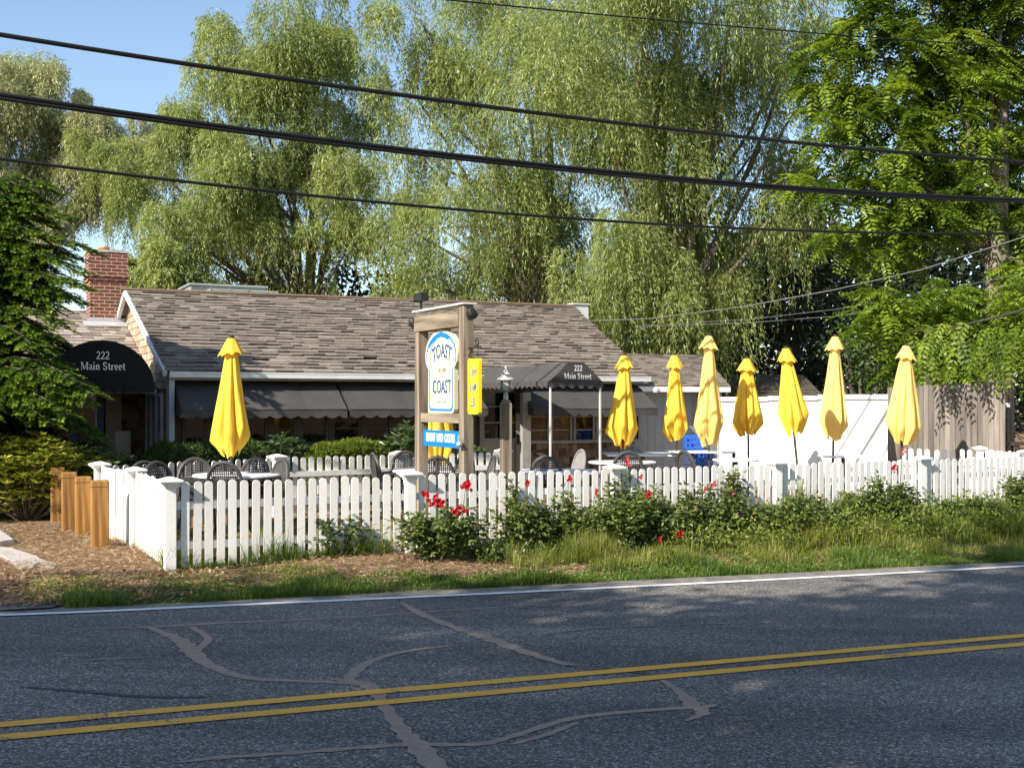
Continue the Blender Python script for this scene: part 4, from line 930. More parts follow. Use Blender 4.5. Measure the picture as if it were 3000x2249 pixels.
for s, x in ((-1, -.2), (1, SLen+.2)):
    mb = MB(); mb.lathe([(.02, .09), (.05, .075), (.085, .02), (.095, -.07), (.085, -.072), (.07, .0)], 18); o = mb.build('spot_lamp', M['darkmetal'], S); o.location = (x, -.03, topz-.03); o.rotation_euler = (R(40), 0, R(25*s)); o.scale = (.75, .75, .75)
mb = MB(); mb.box(-.12, .12, -.06, .06, 0, .11, bev=.012); mb.tube([(0, 0, 0), (0, 0, -.12)], .02, 6); o = mb.build('flood_light', M['darkmetal'], S); o.location = (-.02, .0, topz+.23)
# combination lock box
mb = MB(); mb.tube([(0, 0, .09), (.02, -.01, .13), (0, -.01, .16), (-.02, -.01, .13), (0, -.01, .09)], .006, 6); mb.lathe([(.01, .02), (.035, .03), (.045, .05), (.035, .08), (.01, .09)], 14); o = mb.build('key_safe', M['graymetal'], S); o.location = (SLen+hw-.01, -hw-.05, 1.19)
def s2w(x, y, z): return Vector((x, y, z))
# toast shaped sign hanging from the beam
sw = SLen-2*hw; tcx = SLen/2; zt = HC+(HY-966)/F*14.55; zb = HC+(HY-1210)/F*14.55; th = zt-zb; tw = sw*.80
TS = thing('toast_sign', 'cream hanging sign shaped like a slice of toast with blue edge and lettering', 'sign', (SL.x, SL.y, 0), srz)
def toast_outline(sc_x, sc_z, dz=0, off=0):
    """top lobe wider than the body"""
    o = []; W2 = tw/2; zc = zt-th*.30; ry = th*.30; 
    for i in range(25): a = PI*i/24; o.append((W2*math.cos(a), zc+ry*math.sin(a)))
    o += [(-W2*.97, zc-th*.09), (-W2*.80, zc-th*.17), (-W2*.80, zb+.05), (-W2*.76, zb+.015), (-W2*.68, zb), (W2*.68, zb), (W2*.76, zb+.015), (W2*.80, zb+.05), (W2*.80, zc-th*.17), (W2*.97, zc-th*.09)]
    cz = (zt+zb)/2; g = off
    res = []
    for x, z in o:
        xx = x-math.copysign(min(g, abs(x)), x); zz = cz+(z-cz)*(1-2*g/th); res.append((tcx+xx*sc_x, zz))
    return res
mb = MB(); mb.prism(toast_outline(1, 1), -.028, .028); mb.build('board', M['signcream'], TS)
def band(o1, o2, y):
    n = len(o1); mbb.add([(a, y, z) for a, z in o1]+[(a, y, z) for a, z in o2], [(i, (i+1) % n, n+(i+1) % n, n+i) for i in range(n)])
mbb = MB(); band(toast_outline(1, 1, 0, .03), toast_outline(1, 1, 0, .056), -.0305)
inner = [(x+.06, z) for x, z in toast_outline(1, 1, 0, .052)]; k = len(inner)
left = [i for i, (x, z) in enumerate(toast_outline(1, 1, 0, .052)) if x < tcx+.02]
li = [(toast_outline(1, 1, 0, .052)[i][0]+.085, toast_outline(1, 1, 0, .052)[i][1]-.01) for i in left if toast_outline(1, 1, 0, .052)[i][1] > zb+.02]
V = []
for x, z in li: V += [(x, -.0313, z), (x+.02, -.0313, z)]
mbb.add(V, [(2*i, 2*i+1, 2*i+3, 2*i+2) for i in range(len(li)-1)])
# thick crust shading at the crown and the foot
ob, ib = toast_outline(1, 1, 0, .04), toast_outline(1, 1, 0, .075)
V = []
for i in range(7, 21): V += [(ob[i][0], -.0315, ob[i][1]), (ib[i][0], -.0315, ib[i][1]-.012)]
mbb.add(V, [(2*i, 2*i+1, 2*i+3, 2*i+2) for i in range(13)])
mbb.add([(tcx-tw*.33, -.0316, zb+.055), (tcx+tw*.33, -.0316, zb+.055), (tcx+tw*.34, -.0316, zb+.028), (tcx-tw*.33, -.0316, zb+.028)], [(0, 1, 2, 3)])
mbb.build('edge_line', M['signblue'], TS, fixn=False)
mb = MB()
def put(txt, size, xs_, x0, z0, y, mbx, shear=0, bold=0, space=1.0, warp=None, extr=.001):
    vs_, fs = text_mesh(txt, size, extr, xs_, shear, bold, space); P = []
    for q in vs_:
        x, z = q.x, q.y
        if warp: x, z = warp(x, z)
        P.append((x0+x, y-q.z, z0+z))
    mbx.add(P, fs)
tx = tcx+.03
put('TOAST', .25, .72, tx, zt-th*.275, -.0325, mb, bold=.003, warp=lambda x, z: (x+x*z*.9, z*1.0-.9*x*x+.02))
mb.build('large_lettering', M['inkblue'], TS, fixn=False); mb = MB()
put('COAST', .235, .72, tx, zt-th*.69, -.0325, mb, bold=.003)
mb.build('large_lettering', M['inkblue'], TS, fixn=False)
mb = MB(); put('to the', .11, .85, tx, zt-th*.48, -.0325, mb, shear=.5)
for i in range(14):
    if i in (6, 7): continue
    x = tx-.15+i*.022; mb.add([(x, -.0325, zb+th*.13), (x+.014, -.0325, zb+th*.13+random.uniform(-.004, .004)), (x+.013, -.0325, zb+th*.145), (x+.002, -.0325, zb+th*.142)], [(0, 1, 2, 3)])
mb.build('small_lettering', M['graytrim'], TS, fixn=False)
mb = MB()
for x in (tcx-.2, tcx+.2):
    for k in range(3): mb.tube([(x+.012*math.cos(a), .0 if k % 2 else .012*math.sin(a)*0, zt-.035+k*.045+.026*math.sin(a)) for a in [2*PI*i/10 for i in range(11)]], .004, 5)
mb.build('hanger_chain', M['darkmetal'], TS)
# blue strip sign
BS = thing('blue_strip_sign', 'blue hanging strip sign with white lettering under the toast sign', 'sign', (SL.x, SL.y, 0), srz)
z1 = HC-(1261-HY)/F*14.5; z0 = HC-(1310-HY)/F*14.5; mb = MB(); mb.box(hw+.02, SLen-hw-.10, -.012, .012, z0, z1, bev=.003); mb.build('board', M['signblue'], BS)
mb = MB(); put('BREAKFAST · LUNCH · COCKTAILS', .15, .375, SLen/2-.06, (z0+z1)/2+.008, -.0135, mb, bold=.003, extr=.0008); mb.build('lettering', M['signwhite'], BS, fixn=False)
mb = MB()
for x in (SLen/2-.35, SLen/2+.35): mb.tube([(x, 0, z1-.005), (x+.01, 0, z1+.03), (x, 0, zmid-.058)], .005, 6)
mb.build('hanger_chain', M['darkmetal'], BS)
# yellow open sign on its bracket
OS = thing('open_hours_sign', 'narrow bright yellow opening hours sign hanging from an iron bracket', 'sign', (SL.x, SL.y, 0), srz)
ox0, ox1 = SLen+hw+.02, SLen+hw+.31; oz1 = HC+(HY-1049)/F*13.6; oz0 = HC-(1213-HY)/F*13.6
oo = []
for cx_, cz_, a0 in ((ox1-.03, oz1-.03, 0), (ox0+.03, oz1-.03, 90), (ox0+.03, oz0+.03, 180), (ox1-.03, oz0+.03, 270)):
    for k in range(4): a = R(a0+k*30); oo.append((cx_+.03*math.cos(a), cz_+.03*math.sin(a)))
mb = MB(); mb.prism(oo, -.022, .022); mb.build('board', M['signyellow'], OS)
oc = (ox0+ox1)/2; mb = MB(); H_ = oz1-oz0
put('Open', .15, .56, oc, oz0+H_*.77, -.0235, mb, shear=.5, bold=.001); put('6 AM', .14, .58, oc, oz0+H_*.48, -.0235, mb, bold=.003); put('&', .08, .7, oc, oz0+H_*.35, -.0235, mb, shear=.4); put('2:30', .15, .58, oc, oz0+H_*.2, -.0235, mb, bold=.003)
for zz, s in ((.87, 1), (.65, 1)):
    V = []
    for i in range(17): x = -.09+.18*i/16; z = .018*math.sin(i/16*2*PI)*s; V += [(oc+x, -.0238, oz0+H_*zz+z), (oc+x, -.0238, oz0+H_*zz+z+.006)]
    mb.add(V, [(2*i, 2*i+1, 2*i+3, 2*i+2) for i in range(16)])
mb.build('lettering', M['inkblue'], OS, fixn=False)
mb = MB(); zb_ = oz1+.13; mb.tube([(SLen+hw, 0, zb_), (ox1+.02, 0, zb_)], .01, 6); mb.tube([(ox1-.09+.05*math.cos(a)*(1-i*.03), 0, zb_+.05+.05*math.sin(a)*(1-i*.03)) for i, a in enumerate([-PI/2+2*PI*i/12*1.2 for i in range(13)])], .007, 6)
mb.tube([(ox1-.06, 0, zb_), (ox1-.06, 0, oz1)], .006, 6); mb.tube([(ox0+.06, 0, zb_), (ox0+.06, 0, oz1)], .006, 6); mb.tube([(SLen+hw, 0, zb_-.1), (SLen+hw+.1, 0, zb_)], .008, 6); mb.build('bracket', M['darkmetal'], OS)

# ================================================================== LAMP POST
q = W(1482, 1165, 14.02); LP = thing('lamp_post', 'weathered square timber post topped by a pale carriage lantern', 'lamp post', (q.x, 14.02, 0), R(20))
mb = MB(); hwp = .058; zt_ = q.z-.02; mb.box(-hwp, hwp, -hwp, hwp, -.1, zt_-.06, bev=.004)
mb.add([(-hwp, -hwp, zt_-.06), (hwp, -hwp, zt_-.06), (hwp, hwp, zt_-.06), (-hwp, hwp, zt_-.06), (-.03, -.03, zt_), (.03, -.03, zt_), (.03, .03, zt_), (-.03, .03, zt_)], [(0, 1, 5, 4), (1, 2, 6, 5), (2, 3, 7, 6), (3, 0, 4, 7), (4, 5, 6, 7)])
mb.build('post', M['weathered'], LP)
k = 14.5/F; L0 = zt_
mb = MB(); mb.lathe([(.028, 0), (.03, .05), (.022, .06), (.03, .075), (.012, .1)], 14, (0, 0, L0)); mb.lathe([(.06, .105), (.065, .115), (.02, .12)], 14, (0, 0, L0)); mb.build('lamp_neck', M['lampwhite'], LP)
mb = MB(); mb.lathe([(.045, .12), (.062, .17), (.062, .22), (.058, .25)], 16, (0, 0, L0)); mb.build('lamp_glass', M['lampglass'], LP)
mb = MB(); mb.lathe([(.11, .235), (.105, .25), (.055, .275), (.05, .3), (.062, .303), (.03, .335), (.018, .36), (.012, .375)], 18, (0, 0, L0)); mb.lathe([(.004, .373), (.016, .38), (.016, .395), (.004, .405)], 10, (0, 0, L0)); mb.build('lamp_roof', M['lampwhite'], LP)
mb = MB()
for i in range(4): a = PI/2*i+.4; mb.tube([(.05*math.cos(a), .05*math.sin(a), L0+.11), (.075*math.cos(a), .075*math.sin(a), L0+.17), (.075*math.cos(a), .075*math.sin(a), L0+.24)], .006, 5)
mb.build('lamp_cage', M['darkmetal'], LP)

# ================================================================== OVERHEAD WIRES
def wire(name, pts, v_or_pts, rad, lab, m, double=False):
    """pts: three picture points; the cable hangs in a vertical plane parallel to the road through Y0 at x=0"""
    Y0 = v_or_pts; o = Vector(((pts[0][0]-CX)/F*Y0, Y0)); cs = []
    for px, py in pts:
        kx = (px-CX)/F; t_ = (kx*o.y-o.x)/(RU.x-kx*RU.y); p = o+RU*t_; cs.append((t_, HC+(HY-py)/F*p.y))
    co = np.polyfit([c[0] for c in cs], [c[1] for c in cs], 2)
    co[0] = max(min(co[0], .012), 0.0) if abs(co[0]) > .012 or co[0] < 0 else co[0]
    tt = np.linspace(-14, 30, 60); P = []
    for t_ in tt: p = o+RU*t_; P.append(Vector((p.x, p.y, float(np.polyval(co, t_)))))
    mb = MB(); mb.tube(P, rad, 8)
    if double:
        Q = [p+Vector((0, 0, -rad*1.75)) for p in P]; mb.tube(Q, rad*.85, 8)
    return tag(mb.build(name, m), lab, 'overhead wire', 'overhead wires along the road')
wire('overhead_wire', [(1310, 0), (2150, 78), (3000, 141)], 16.5, .012, 'thin topmost overhead wire crossing the treetops', M['wire'])
wire('overhead_wire', [(0, 102), (1500, 322), (3000, 475)], 14.0, .031, 'second overhead wire from the top, a twisted black cable', M['wire'])
wire('overhead_wire', [(0, 277), (1500, 473), (3000, 584)], 14.0, .028, 'thickest overhead cable, a doubled black bundle', M['wire'], True)
wire('overhead_wire', [(0, 465), (1500, 627), (3000, 683)], 14.0, .021, 'lowest of the long black overhead cables', M['wire'])
def drop(pts, rad, lab, m):
    P = [W(*p) for p in pts]; S_ = []
    for i in range(len(P)-1):
        for k in range(6): S_.append(P[i].lerp(P[i+1], k/6))
    S_.append(P[-1]); mb = MB(); mb.tube(S_, rad, 6); return tag(mb.build('service_wire', m), lab, 'overhead wire')
drop([(1715, 940, 27), (1900, 934, 26), (2180, 898, 25), (2450, 848, 24), (2700, 790, 23), (3020, 688, 22), (3400, 560, 21)], .011, 'grey service wire rising from the restaurant ridge into the tree', M['wiregray'])
drop([(1860, 955, 27), (2200, 935, 26), (2450, 906, 25), (2750, 852, 24), (3100, 780, 23)], .005, 'thin upper service wire across the dark trees', M['wiregray'])
drop([(1860, 958, 26.5), (2200, 945, 25.5), (2450, 926, 24.5), (2750, 880, 23.5), (3100, 800, 22.5)], .006, 'thin lower service wire across the dark trees', M['wiregray'])

# ================================================================== TREES
def limbs(mb, base, tips, r0, rng, sag=.0, seg=7):
    for p in tips:
        P = []; mid = base.lerp(p, .5)+Vector((rng.uniform(-.4, .4), rng.uniform(-.4, .4), rng.uniform(.1, .5)))
        for i in range(seg+1):
            t_ = i/seg; q = (1-t_)**2*base+2*t_*(1-t_)*mid+t_*t_*p
            if 0 < i < seg: q += Vector((rng.uniform(-1, 1), rng.uniform(-1, 1), rng.uniform(-1, 1)))*.06
            P.append(q)
        mb.tube(P, [r0*(1-.85*i/seg)+.012 for i in range(seg+1)], 6)
def willow_leaves(C, Rr, n, per, L, Wd, hang, spread=.35):
    """strands that start on a lobe's upper shell, arch outwards and hang"""
    d = unit(RNG.normal(size=(n, 3))); d[:, 2] = np.abs(d[:, 2])*1.1-.25; d = unit(d)
    st = C+d*Rr*(RNG.random((n, 1))**.35)*np.array([1, 1, .85])
    out = unit(np.stack([d[:, 0], d[:, 1], np.zeros(n)], 1)+RNG.normal(size=(n, 3))*.25)
    ln = hang*(.45+.9*RNG.random((n, 1))); s = RNG.random((n, per))[..., None]
    ln = ln[:, None]; o3 = out[:, None]; st3 = st[:, None]
    pos = st3+o3*(.45*ln*.4)*(1-np.exp(-3*s))*np.array([1, 1, .25]); pos[..., 2] -= (ln*s**1.35)[..., 0]
    pos += .05*np.sin(s*9+RNG.random((n, 1, 1))*6)*np.array([1, 1, 0])
    pos = pos.reshape(-1, 3)+RNG.normal(size=(n*per, 3))*.03
    dr = np.tile(out[:, None], (1, per, 1)).reshape(-1, 3)*.35; dr[:, 2] -= 1.0*np.minimum(1, .35+s.reshape(-1)); dr = dr+RNG.normal(size=dr.shape)*spread
    m = n*per; rn = np.repeat(RNG.random(n), per)*.5+RNG.random(m)*.5
    return leaves(pos, dr, L*(.6+.8*RNG.random(m)), Wd*(.7+.6*RNG.random(m))), rn
def willow(name, lab, Y, trunk_px, lobes, m, dens=1.0, L=.14, Wd=.026, hang=1.5, trunkr=.35, z0=0, bark='bark'):
    rs = random.Random(trunk_px); b = W(trunk_px, 0, Y); root = thing(name, lab, 'tree', (b.x, Y, 0)); O_ = np.array([b.x, Y, 0])
    Vs, Rs, tips = [], [], []
    for px, py, rp in lobes:
        r_ = rp/F*Y; yy = Y+rs.uniform(-1, 1)*r_*.9; c = W(px, py, yy); tips.append(Vector((c.x-b.x, yy-Y, c.z-.2*r_)))
        # each lobe breaks into smaller cascades
        k = max(3, int(6*dens*(r_/1.6)**1.6))
        for _ in range(k):
            dd = Vector((rs.gauss(0, 1), rs.gauss(0, 1), rs.gauss(0, .8))).normalized()*r_*rs.uniform(.45, 1.0)
            cc = np.array([c.x+dd.x-O_[0], yy+dd.y-O_[1], c.z+dd.z]); rr = r_*rs.uniform(.28, .5)
            V, rn = willow_leaves(cc, rr, int(74*dens*max(.6, rr/.6)), 28, L, Wd, hang*rs.uniform(.6, 1.15)); Vs.append(V); Rs.append(np.clip(rn+rs.uniform(-.12, .12), 0, 1))
    V = np.concatenate(Vs); keep = V[:, 0, 2] > .25; fast('crown', V[keep], 4, m, root, np.concatenate(Rs)[keep])
    tz = min(t.z for t in tips)+.3*(max(t.z for t in tips)-min(t.z for t in tips)); mb = MB(); fork = Vector((rs.uniform(-.3, .3), 0, tz*.55))
    mb.tube([(0, 0, -.2), (.05, 0, tz*.25), fork, fork+Vector((.1, 0, tz*.5))], [trunkr, trunkr*.8, trunkr*.6, trunkr*.3], 12)
    limbs(mb, fork, tips, trunkr*.2, rs); limbs(mb, fork+Vector((.08, 0, tz*.35)), tips[:len(tips)//2], trunkr*.16, rs)
    mb.build('trunk', M[bark], root, True); return root
willow('willow_tree', 'rounded willow with dark trunk behind the roof ventilation unit', 36, 885,
 [(850, 130, 210), (700, 130, 130), (960, 220, 150), (610, 330, 130), (820, 380, 230), (1020, 470, 140), (640, 520, 150), (500, 545, 120), (720, 640, 150), (540, 690, 130), (1010, 720, 130), (420, 610, 90), (660, 800, 130), (960, 860, 120), (1000, 600, 90), (850, 560, 120), (1080, 330, 90), (780, 720, 110), (330, 500, 80), (270, 420, 70), (410, 430, 80), (480, 350, 70), (620, 200, 70)], M['willow'], 1.15, hang=1.4)
willow('willow_tree', 'pale distant willow reaching in from the frame edge behind the conifer', 44, -60,
 [(40, 250, 150), (-120, 350, 200), (120, 420, 110), (240, 400, 90), (60, 560, 130), (330, 420, 80), (190, 540, 90), (-60, 700, 190), (150, 640, 100), (300, 520, 70), (420, 380, 60), (330, 340, 70), (200, 330, 70), (30, 430, 120), (100, 250, 110), (400, 470, 80), (260, 480, 80), (480, 400, 60), (180, 360, 60), (290, 380, 70), (240, 300, 40), (360, 520, 60), (60, 330, 70), (130, 500, 60), (270, 560, 50), (420, 430, 50)], M['willowpale'], 1.15, hang=1.5)
willow('willow_tree', 'tall weeping willow rising out of the frame behind the sign', 33, 1600,
 [(1230, 30, 130), (1450, -60, 240), (1190, 210, 110), (1330, 230, 170), (1600, 180, 240), (1220, 420, 120), (1430, 470, 210), (1290, 640, 140), (1560, 640, 200), (1700, 400, 180), (1200, 800, 100), (1420, 800, 150), (1620, 850, 130), (1150, 620, 80), (1300, 850, 120), (1500, 700, 150), (1700, 760, 130), (1700, 900, 100), (1350, 130, 150)], M['willow'], 1.0, hang=1.9, trunkr=.4)
willow('willow_tree', 'widest weeping willow with long cascades behind the annex roof', 31, 1990,
 [(1850, -80, 260), (2150, -60, 240), (1900, 160, 200), (2120, 170, 200), (2330, 120, 140), (1800, 380, 200), (2010, 420, 210), (2230, 400, 150), (1830, 640, 180), (2040, 650, 180), (2220, 620, 120), (1760, 850, 140), (1960, 850, 150), (2120, 830, 110), (2010, 960, 90), (2360, 260, 110), (2300, 560, 90), (1900, 980, 90), (1900, 760, 120), (2200, 780, 90), (2050, 300, 150)], M['willow'], 1.0, hang=2.0, trunkr=.45, bark='barkpale')
willow('weeping_shrub', 'bushy yellow-green small tree between the chimney and the roof unit', 33, 460, [(430, 790, 90), (520, 800, 100), (370, 830, 70), (600, 850, 70), (470, 860, 100), (380, 760, 60), (560, 760, 70), (300, 800, 50)], M['willow'], 1.6, L=.14, Wd=.035, hang=.7, trunkr=.12)

def leafball(C, r_, n, L, Wd, flat=.9, shell=.4):
    d = unit(RNG.normal(size=(n, 3))); pos = C+d*r_*(RNG.random((n, 1))**shell)*np.array([1, 1, flat])
    dr = d*.5+RNG.normal(size=(n, 3))*.7; dr[:, 2] -= .25
    return leaves(pos, dr, L*(.6+.8*RNG.random(n)), Wd*(.7+.6*RNG.random(n)), mid=.5)
def clump_tree(name, lab, cat, Y, base_px, lobes, m, dens, L, Wd, trunkr=.2, bark='bark', sub=9, group=None):
    rs = random.Random(base_px+int(Y*10)); b = W(base_px, 0, Y); root = thing(name, lab, cat, (b.x, Y, 0), 0, group); Vs = []; tips = []
    for px, py, rp in lobes:
        r_ = rp/F*Y; yy = Y+rs.uniform(-1, 1)*r_*.7; c = W(px, py, yy); tips.append(Vector((c.x-b.x, yy-Y, max(.3, c.z-.3*r_))))
        for _ in range(sub):
            dd = Vector((rs.gauss(0, 1), rs.gauss(0, 1), rs.gauss(0, 1))).normalized()*r_*rs.uniform(.4, 1)
            rr = r_*rs.uniform(.25, .45); Vs.append(leafball(np.array([c.x-b.x+dd.x, yy-Y+dd.y, c.z+dd.z]), rr, int(dens*rr*rr/(L*Wd)), L, Wd, .7))
    V = np.concatenate(Vs); keep = V[:, :, 2].min(1) > .02; V = V[keep]; rn = np.clip(np.repeat(RNG.random(len(V)//20+1), 20)[:len(V)]*.4+RNG.random(len(V))*.6, 0, 1)
    fast('crown' if cat == 'tree' else 'foliage', V, 4, m, root, rn)
    mb = MB(); top = max(t.z for t in tips); fk = Vector((0, 0, max(.15, min(t.z for t in tips)*.6)))
    mb.tube([(0, 0, -.1), fk, fk+Vector((0, 0, (top-fk.z)*.6))], [trunkr*1.2, trunkr, trunkr*.4], 10); limbs(mb, fk, tips, trunkr*.45, rs, seg=5)
    mb.build('trunk' if cat == 'tree' else 'stem', M[bark], root, True); return root
# dark conifers between willow and walnut
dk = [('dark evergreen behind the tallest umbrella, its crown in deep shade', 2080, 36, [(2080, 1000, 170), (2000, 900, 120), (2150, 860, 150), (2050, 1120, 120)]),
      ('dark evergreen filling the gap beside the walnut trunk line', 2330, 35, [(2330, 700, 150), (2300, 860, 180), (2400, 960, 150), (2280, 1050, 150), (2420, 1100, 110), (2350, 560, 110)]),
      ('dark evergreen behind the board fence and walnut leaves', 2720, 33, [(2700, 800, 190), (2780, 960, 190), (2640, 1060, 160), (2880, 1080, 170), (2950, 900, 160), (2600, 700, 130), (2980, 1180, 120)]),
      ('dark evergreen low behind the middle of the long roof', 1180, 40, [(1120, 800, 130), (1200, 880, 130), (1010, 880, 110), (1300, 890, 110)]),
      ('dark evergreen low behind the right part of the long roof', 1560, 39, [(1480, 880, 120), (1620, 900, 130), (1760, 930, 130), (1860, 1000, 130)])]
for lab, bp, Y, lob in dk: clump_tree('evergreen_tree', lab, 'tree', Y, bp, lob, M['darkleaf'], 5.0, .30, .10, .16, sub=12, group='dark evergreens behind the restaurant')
clump_tree('leafy_shrub', 'tall green broadleaf shrub rising behind the white wall', 'shrub', 27, 2520, [(2480, 960, 75), (2560, 1010, 85), (2500, 1060, 85), (2590, 1090, 75), (2440, 1010, 50), (2540, 1130, 80), (2640, 1120, 60)], M['shrub'], 2.6, .13, .07, .06, sub=12)
clump_tree('leafy_shrub', 'small bright shrub behind the ridge vent box', 'shrub', 30, 1850, [(1840, 990, 40), (1870, 1030, 40), (1800, 960, 30)], M['shrub'], 2, .14, .06, .04, sub=7)
# walnut-like tree with feathery compound leaves
def pinnate(base, d, L, n, wl, ww):                             # base (k,3), direction (k,3): drooping rachis with paired leaflets
    k = len(base); s = (np.arange(n)+1.0)/(n+.5); d = unit(d); P = []; B = []
    side = unit(np.cross(d, np.array([0, 0, 1.0])+RNG.normal(size=(k, 3))*.35)); up = np.cross(side, d)
    for j in range(n):
        drop_ = (s[j]**2)*.45*L; p = base+d*(L*s[j])[:, None] if 0 else base+d*(L[:, None]*s[j]); p = p.copy(); p[:, 2] -= drop_
        tang = unit(d+np.array([0, 0, -1.0])*.9*s[j])
        sc = .6+.4*math.sin(PI*min(1, s[j]*.85+.15))
        for sg in (-1, 1):
            dr = unit(side*sg+tang*.45+np.array([0, 0, -.25])+RNG.normal(size=(k, 3))*.1)
            nr = unit(up+RNG.normal(size=(k, 3))*.25)
            P.append(leaves(p, dr, wl*sc*np.ones(k)*(L/.5), ww*np.ones(k)*(L/.5), nr, .4))
    return np.concatenate(P), n*2
def walnut(name, lab, Y, base_px, lobes, m, dens, trunk_top, tr=.26):
    rs = random.Random(base_px); b = W(base_px, 0, Y); root = thing(name, lab, 'tree', (b.x, Y, 0)); Vs, Rs, tips = [], [], []
    for px, py, rp in lobes:
        r_ = rp/F*Y; yy = Y+rs.uniform(-1, .6)*r_*.6; c = W(px, py, yy); tips.append(Vector((c.x-b.x, yy-Y, c.z)))
        n = int(dens*420*(r_/1.3)**2); d = unit(RNG.normal(size=(n, 3))); d[:, 2] = d[:, 2]*.8+.15
        # twigs in sprays: bunch the leaves round spray centres
        nsp = max(4, n//9); sc_ = unit(RNG.normal(size=(nsp, 3)))*r_*(RNG.random((nsp, 1))**.4)*np.array([1.05, .9, .95]); idx = RNG.integers(0, nsp, n)
        base = np.array([c.x-b.x, yy-Y, c.z])+sc_[idx]+RNG.normal(size=(n, 3))*.07
        dr = unit(sc_[idx])*.45+RNG.normal(size=(n, 3))*.55+np.array([0, -.12, 0]); dr[:, 2] = dr[:, 2]*.5-.05
        V, q = pinnate(base, dr, .45+.3*RNG.random(n), 9, .13, .046); Vs.append(V)
        tone = np.clip(RNG.random(nsp)*.8, 0, 1)[idx]; Rs.append(np.clip(np.tile(tone, q)+RNG.normal(size=n*q)*.07+(RNG.random(n*q) > .992)*.5, 0, 1))
    fast('crown', np.concatenate(Vs), 4, m, root, np.concatenate(Rs)); mb = MB()
    zt = trunk_top; mb.tube([(0, 0, -.2), (.03, 0, zt*.3), (-.05, 0, zt*.6), (.1, 0, zt)], [tr*1.35, tr*1.1, tr, tr*.5], 12); limbs(mb, Vector((-.03, 0, zt*.55)), tips, tr*.25, rs); mb.build('trunk', M['barkpale'], root, True)
    return root
walnut('walnut_tree', 'bright green tree with feathery leaves and a stout trunk at the frame edge', 26, 2925,
 [(2600, 170, 150), (2780, 120, 180), (2980, 60, 200), (2450, 330, 120), (2620, 370, 150), (2820, 350, 170), (3020, 330, 180), (2430, 520, 90), (2560, 560, 120), (2730, 570, 130), (2900, 560, 140), (3060, 600, 150), (2480, 680, 80), (2620, 720, 90), (2700, -60, 150), (2950, -140, 200), (2530, 60, 100), (3100, 850, 150), (2420, 200, 80)], M['walnut'], 1.15, 9.5)
walnut('young_walnut_tree', 'lower sapling with large drooping feathery leaves over the board fence', 23.2, 2800,
 [(2620, 900, 70), (2700, 940, 80), (2790, 900, 80), (2880, 960, 90), (2970, 1000, 100), (2560, 960, 60), (2680, 1030, 60), (2840, 1040, 60), (3020, 900, 90), (2580, 880, 50)], M['walnut'], 1.3, 3.0, .07)

b = W(2800, 0, 21.0); root = thing('hanging_walnut_branch', 'feathery leafy branch hanging over the top of the grey board fence', 'branch', (b.x, 21.0, 0))
n = 48; t_ = RNG.random(n); base = np.stack([-1.0+t_*2.1, -.35-.45*t_+RNG.normal(size=n)*.15, 2.78+RNG.random(n)*.45], 1); dr = np.stack([RNG.normal(size=n)*.5, -.2+RNG.normal(size=n)*.3, -.9+RNG.normal(size=n)*.25], 1)
V, q = pinnate(base, dr, .5+.2*RNG.random(n), 9, .12, .04); fast('leaves', V, 4, M['walnut'], root, np.clip(np.tile(RNG.random(n)*.8, q), 0, 1))
mb = MB(); mb.tube([(1.7, .9, 3.5), (.6, -.2, 3.25), (-.3, -.45, 3.05), (-1.0, -.4, 3.0)], [.03, .022, .014, .006], 6); mb.build('twig', M['bark'], root)
# hemlock in the left foreground: layered flat sprays
def hemlock(name, lab, X, Y, sprays, m):
    root = thing(name, lab, 'tree', (X, Y, 0)); Vs, Rs = [], []; rs = random.Random(5); mb = MB(); top = max(s[2] for s in sprays)
    mb.tube([(0, 0, -.1), (0, 0, top*.5), (.05, 0, top+.2)], [.16, .11, .03], 10)
    for (x, y, z, L) in sprays:
        tip = Vector((x-X, y-Y, z)); a = Vector((0, 0, z*.92+.15)); P = [a.lerp(tip, i/6)+Vector((0, 0, .18*L*math.sin(PI*i/6)))-Vector((0, 0, .0)) for i in range(7)]
        mb.tube(P, [.03*(1-i/7)+.006 for i in range(7)], 5)
        d = (tip-a); hd = Vector((d.x, d.y, 0)).normalized(); sd2 = Vector((-hd.y, hd.x, 0)); k = 30
        for i in range(k):                                      # side twigs along the outer part
            t_ = .3+.7*i/k; j = min(5, int(t_*6)); p = P[j].lerp(P[j+1], t_*6-j); sg = 1 if i % 2 else -1
            tl = .55*L*.5*(1.15-t_)+.14; td = (sd2*sg*rs.uniform(.5, 1.0)+hd*rs.uniform(.5, 1)+Vector((0, 0, rs.uniform(-.35, .1)))).normalized()
            nn = 26; s = np.linspace(.05, 1, nn)[:, None]; pb = np.array(p)+np.array(td)*tl*s; pb[:, 2] -= .22*tl*(s[:, 0]**2)
            for q in (-1, 1):
                sdv = np.array(td.cross(Vector((0, 0, 1))))*q*.8+np.array(td)*.8; dr = sdv+RNG.normal(size=(nn, 3))*.18; dr[:, 2] -= .15
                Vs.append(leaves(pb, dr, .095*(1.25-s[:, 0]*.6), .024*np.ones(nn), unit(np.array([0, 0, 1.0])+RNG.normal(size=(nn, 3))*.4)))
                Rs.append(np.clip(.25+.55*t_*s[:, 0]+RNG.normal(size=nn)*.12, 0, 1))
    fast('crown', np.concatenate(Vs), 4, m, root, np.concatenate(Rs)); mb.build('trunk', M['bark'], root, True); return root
rs = random.Random(3); HX, HYY = -8.7, 18.2; spr = []
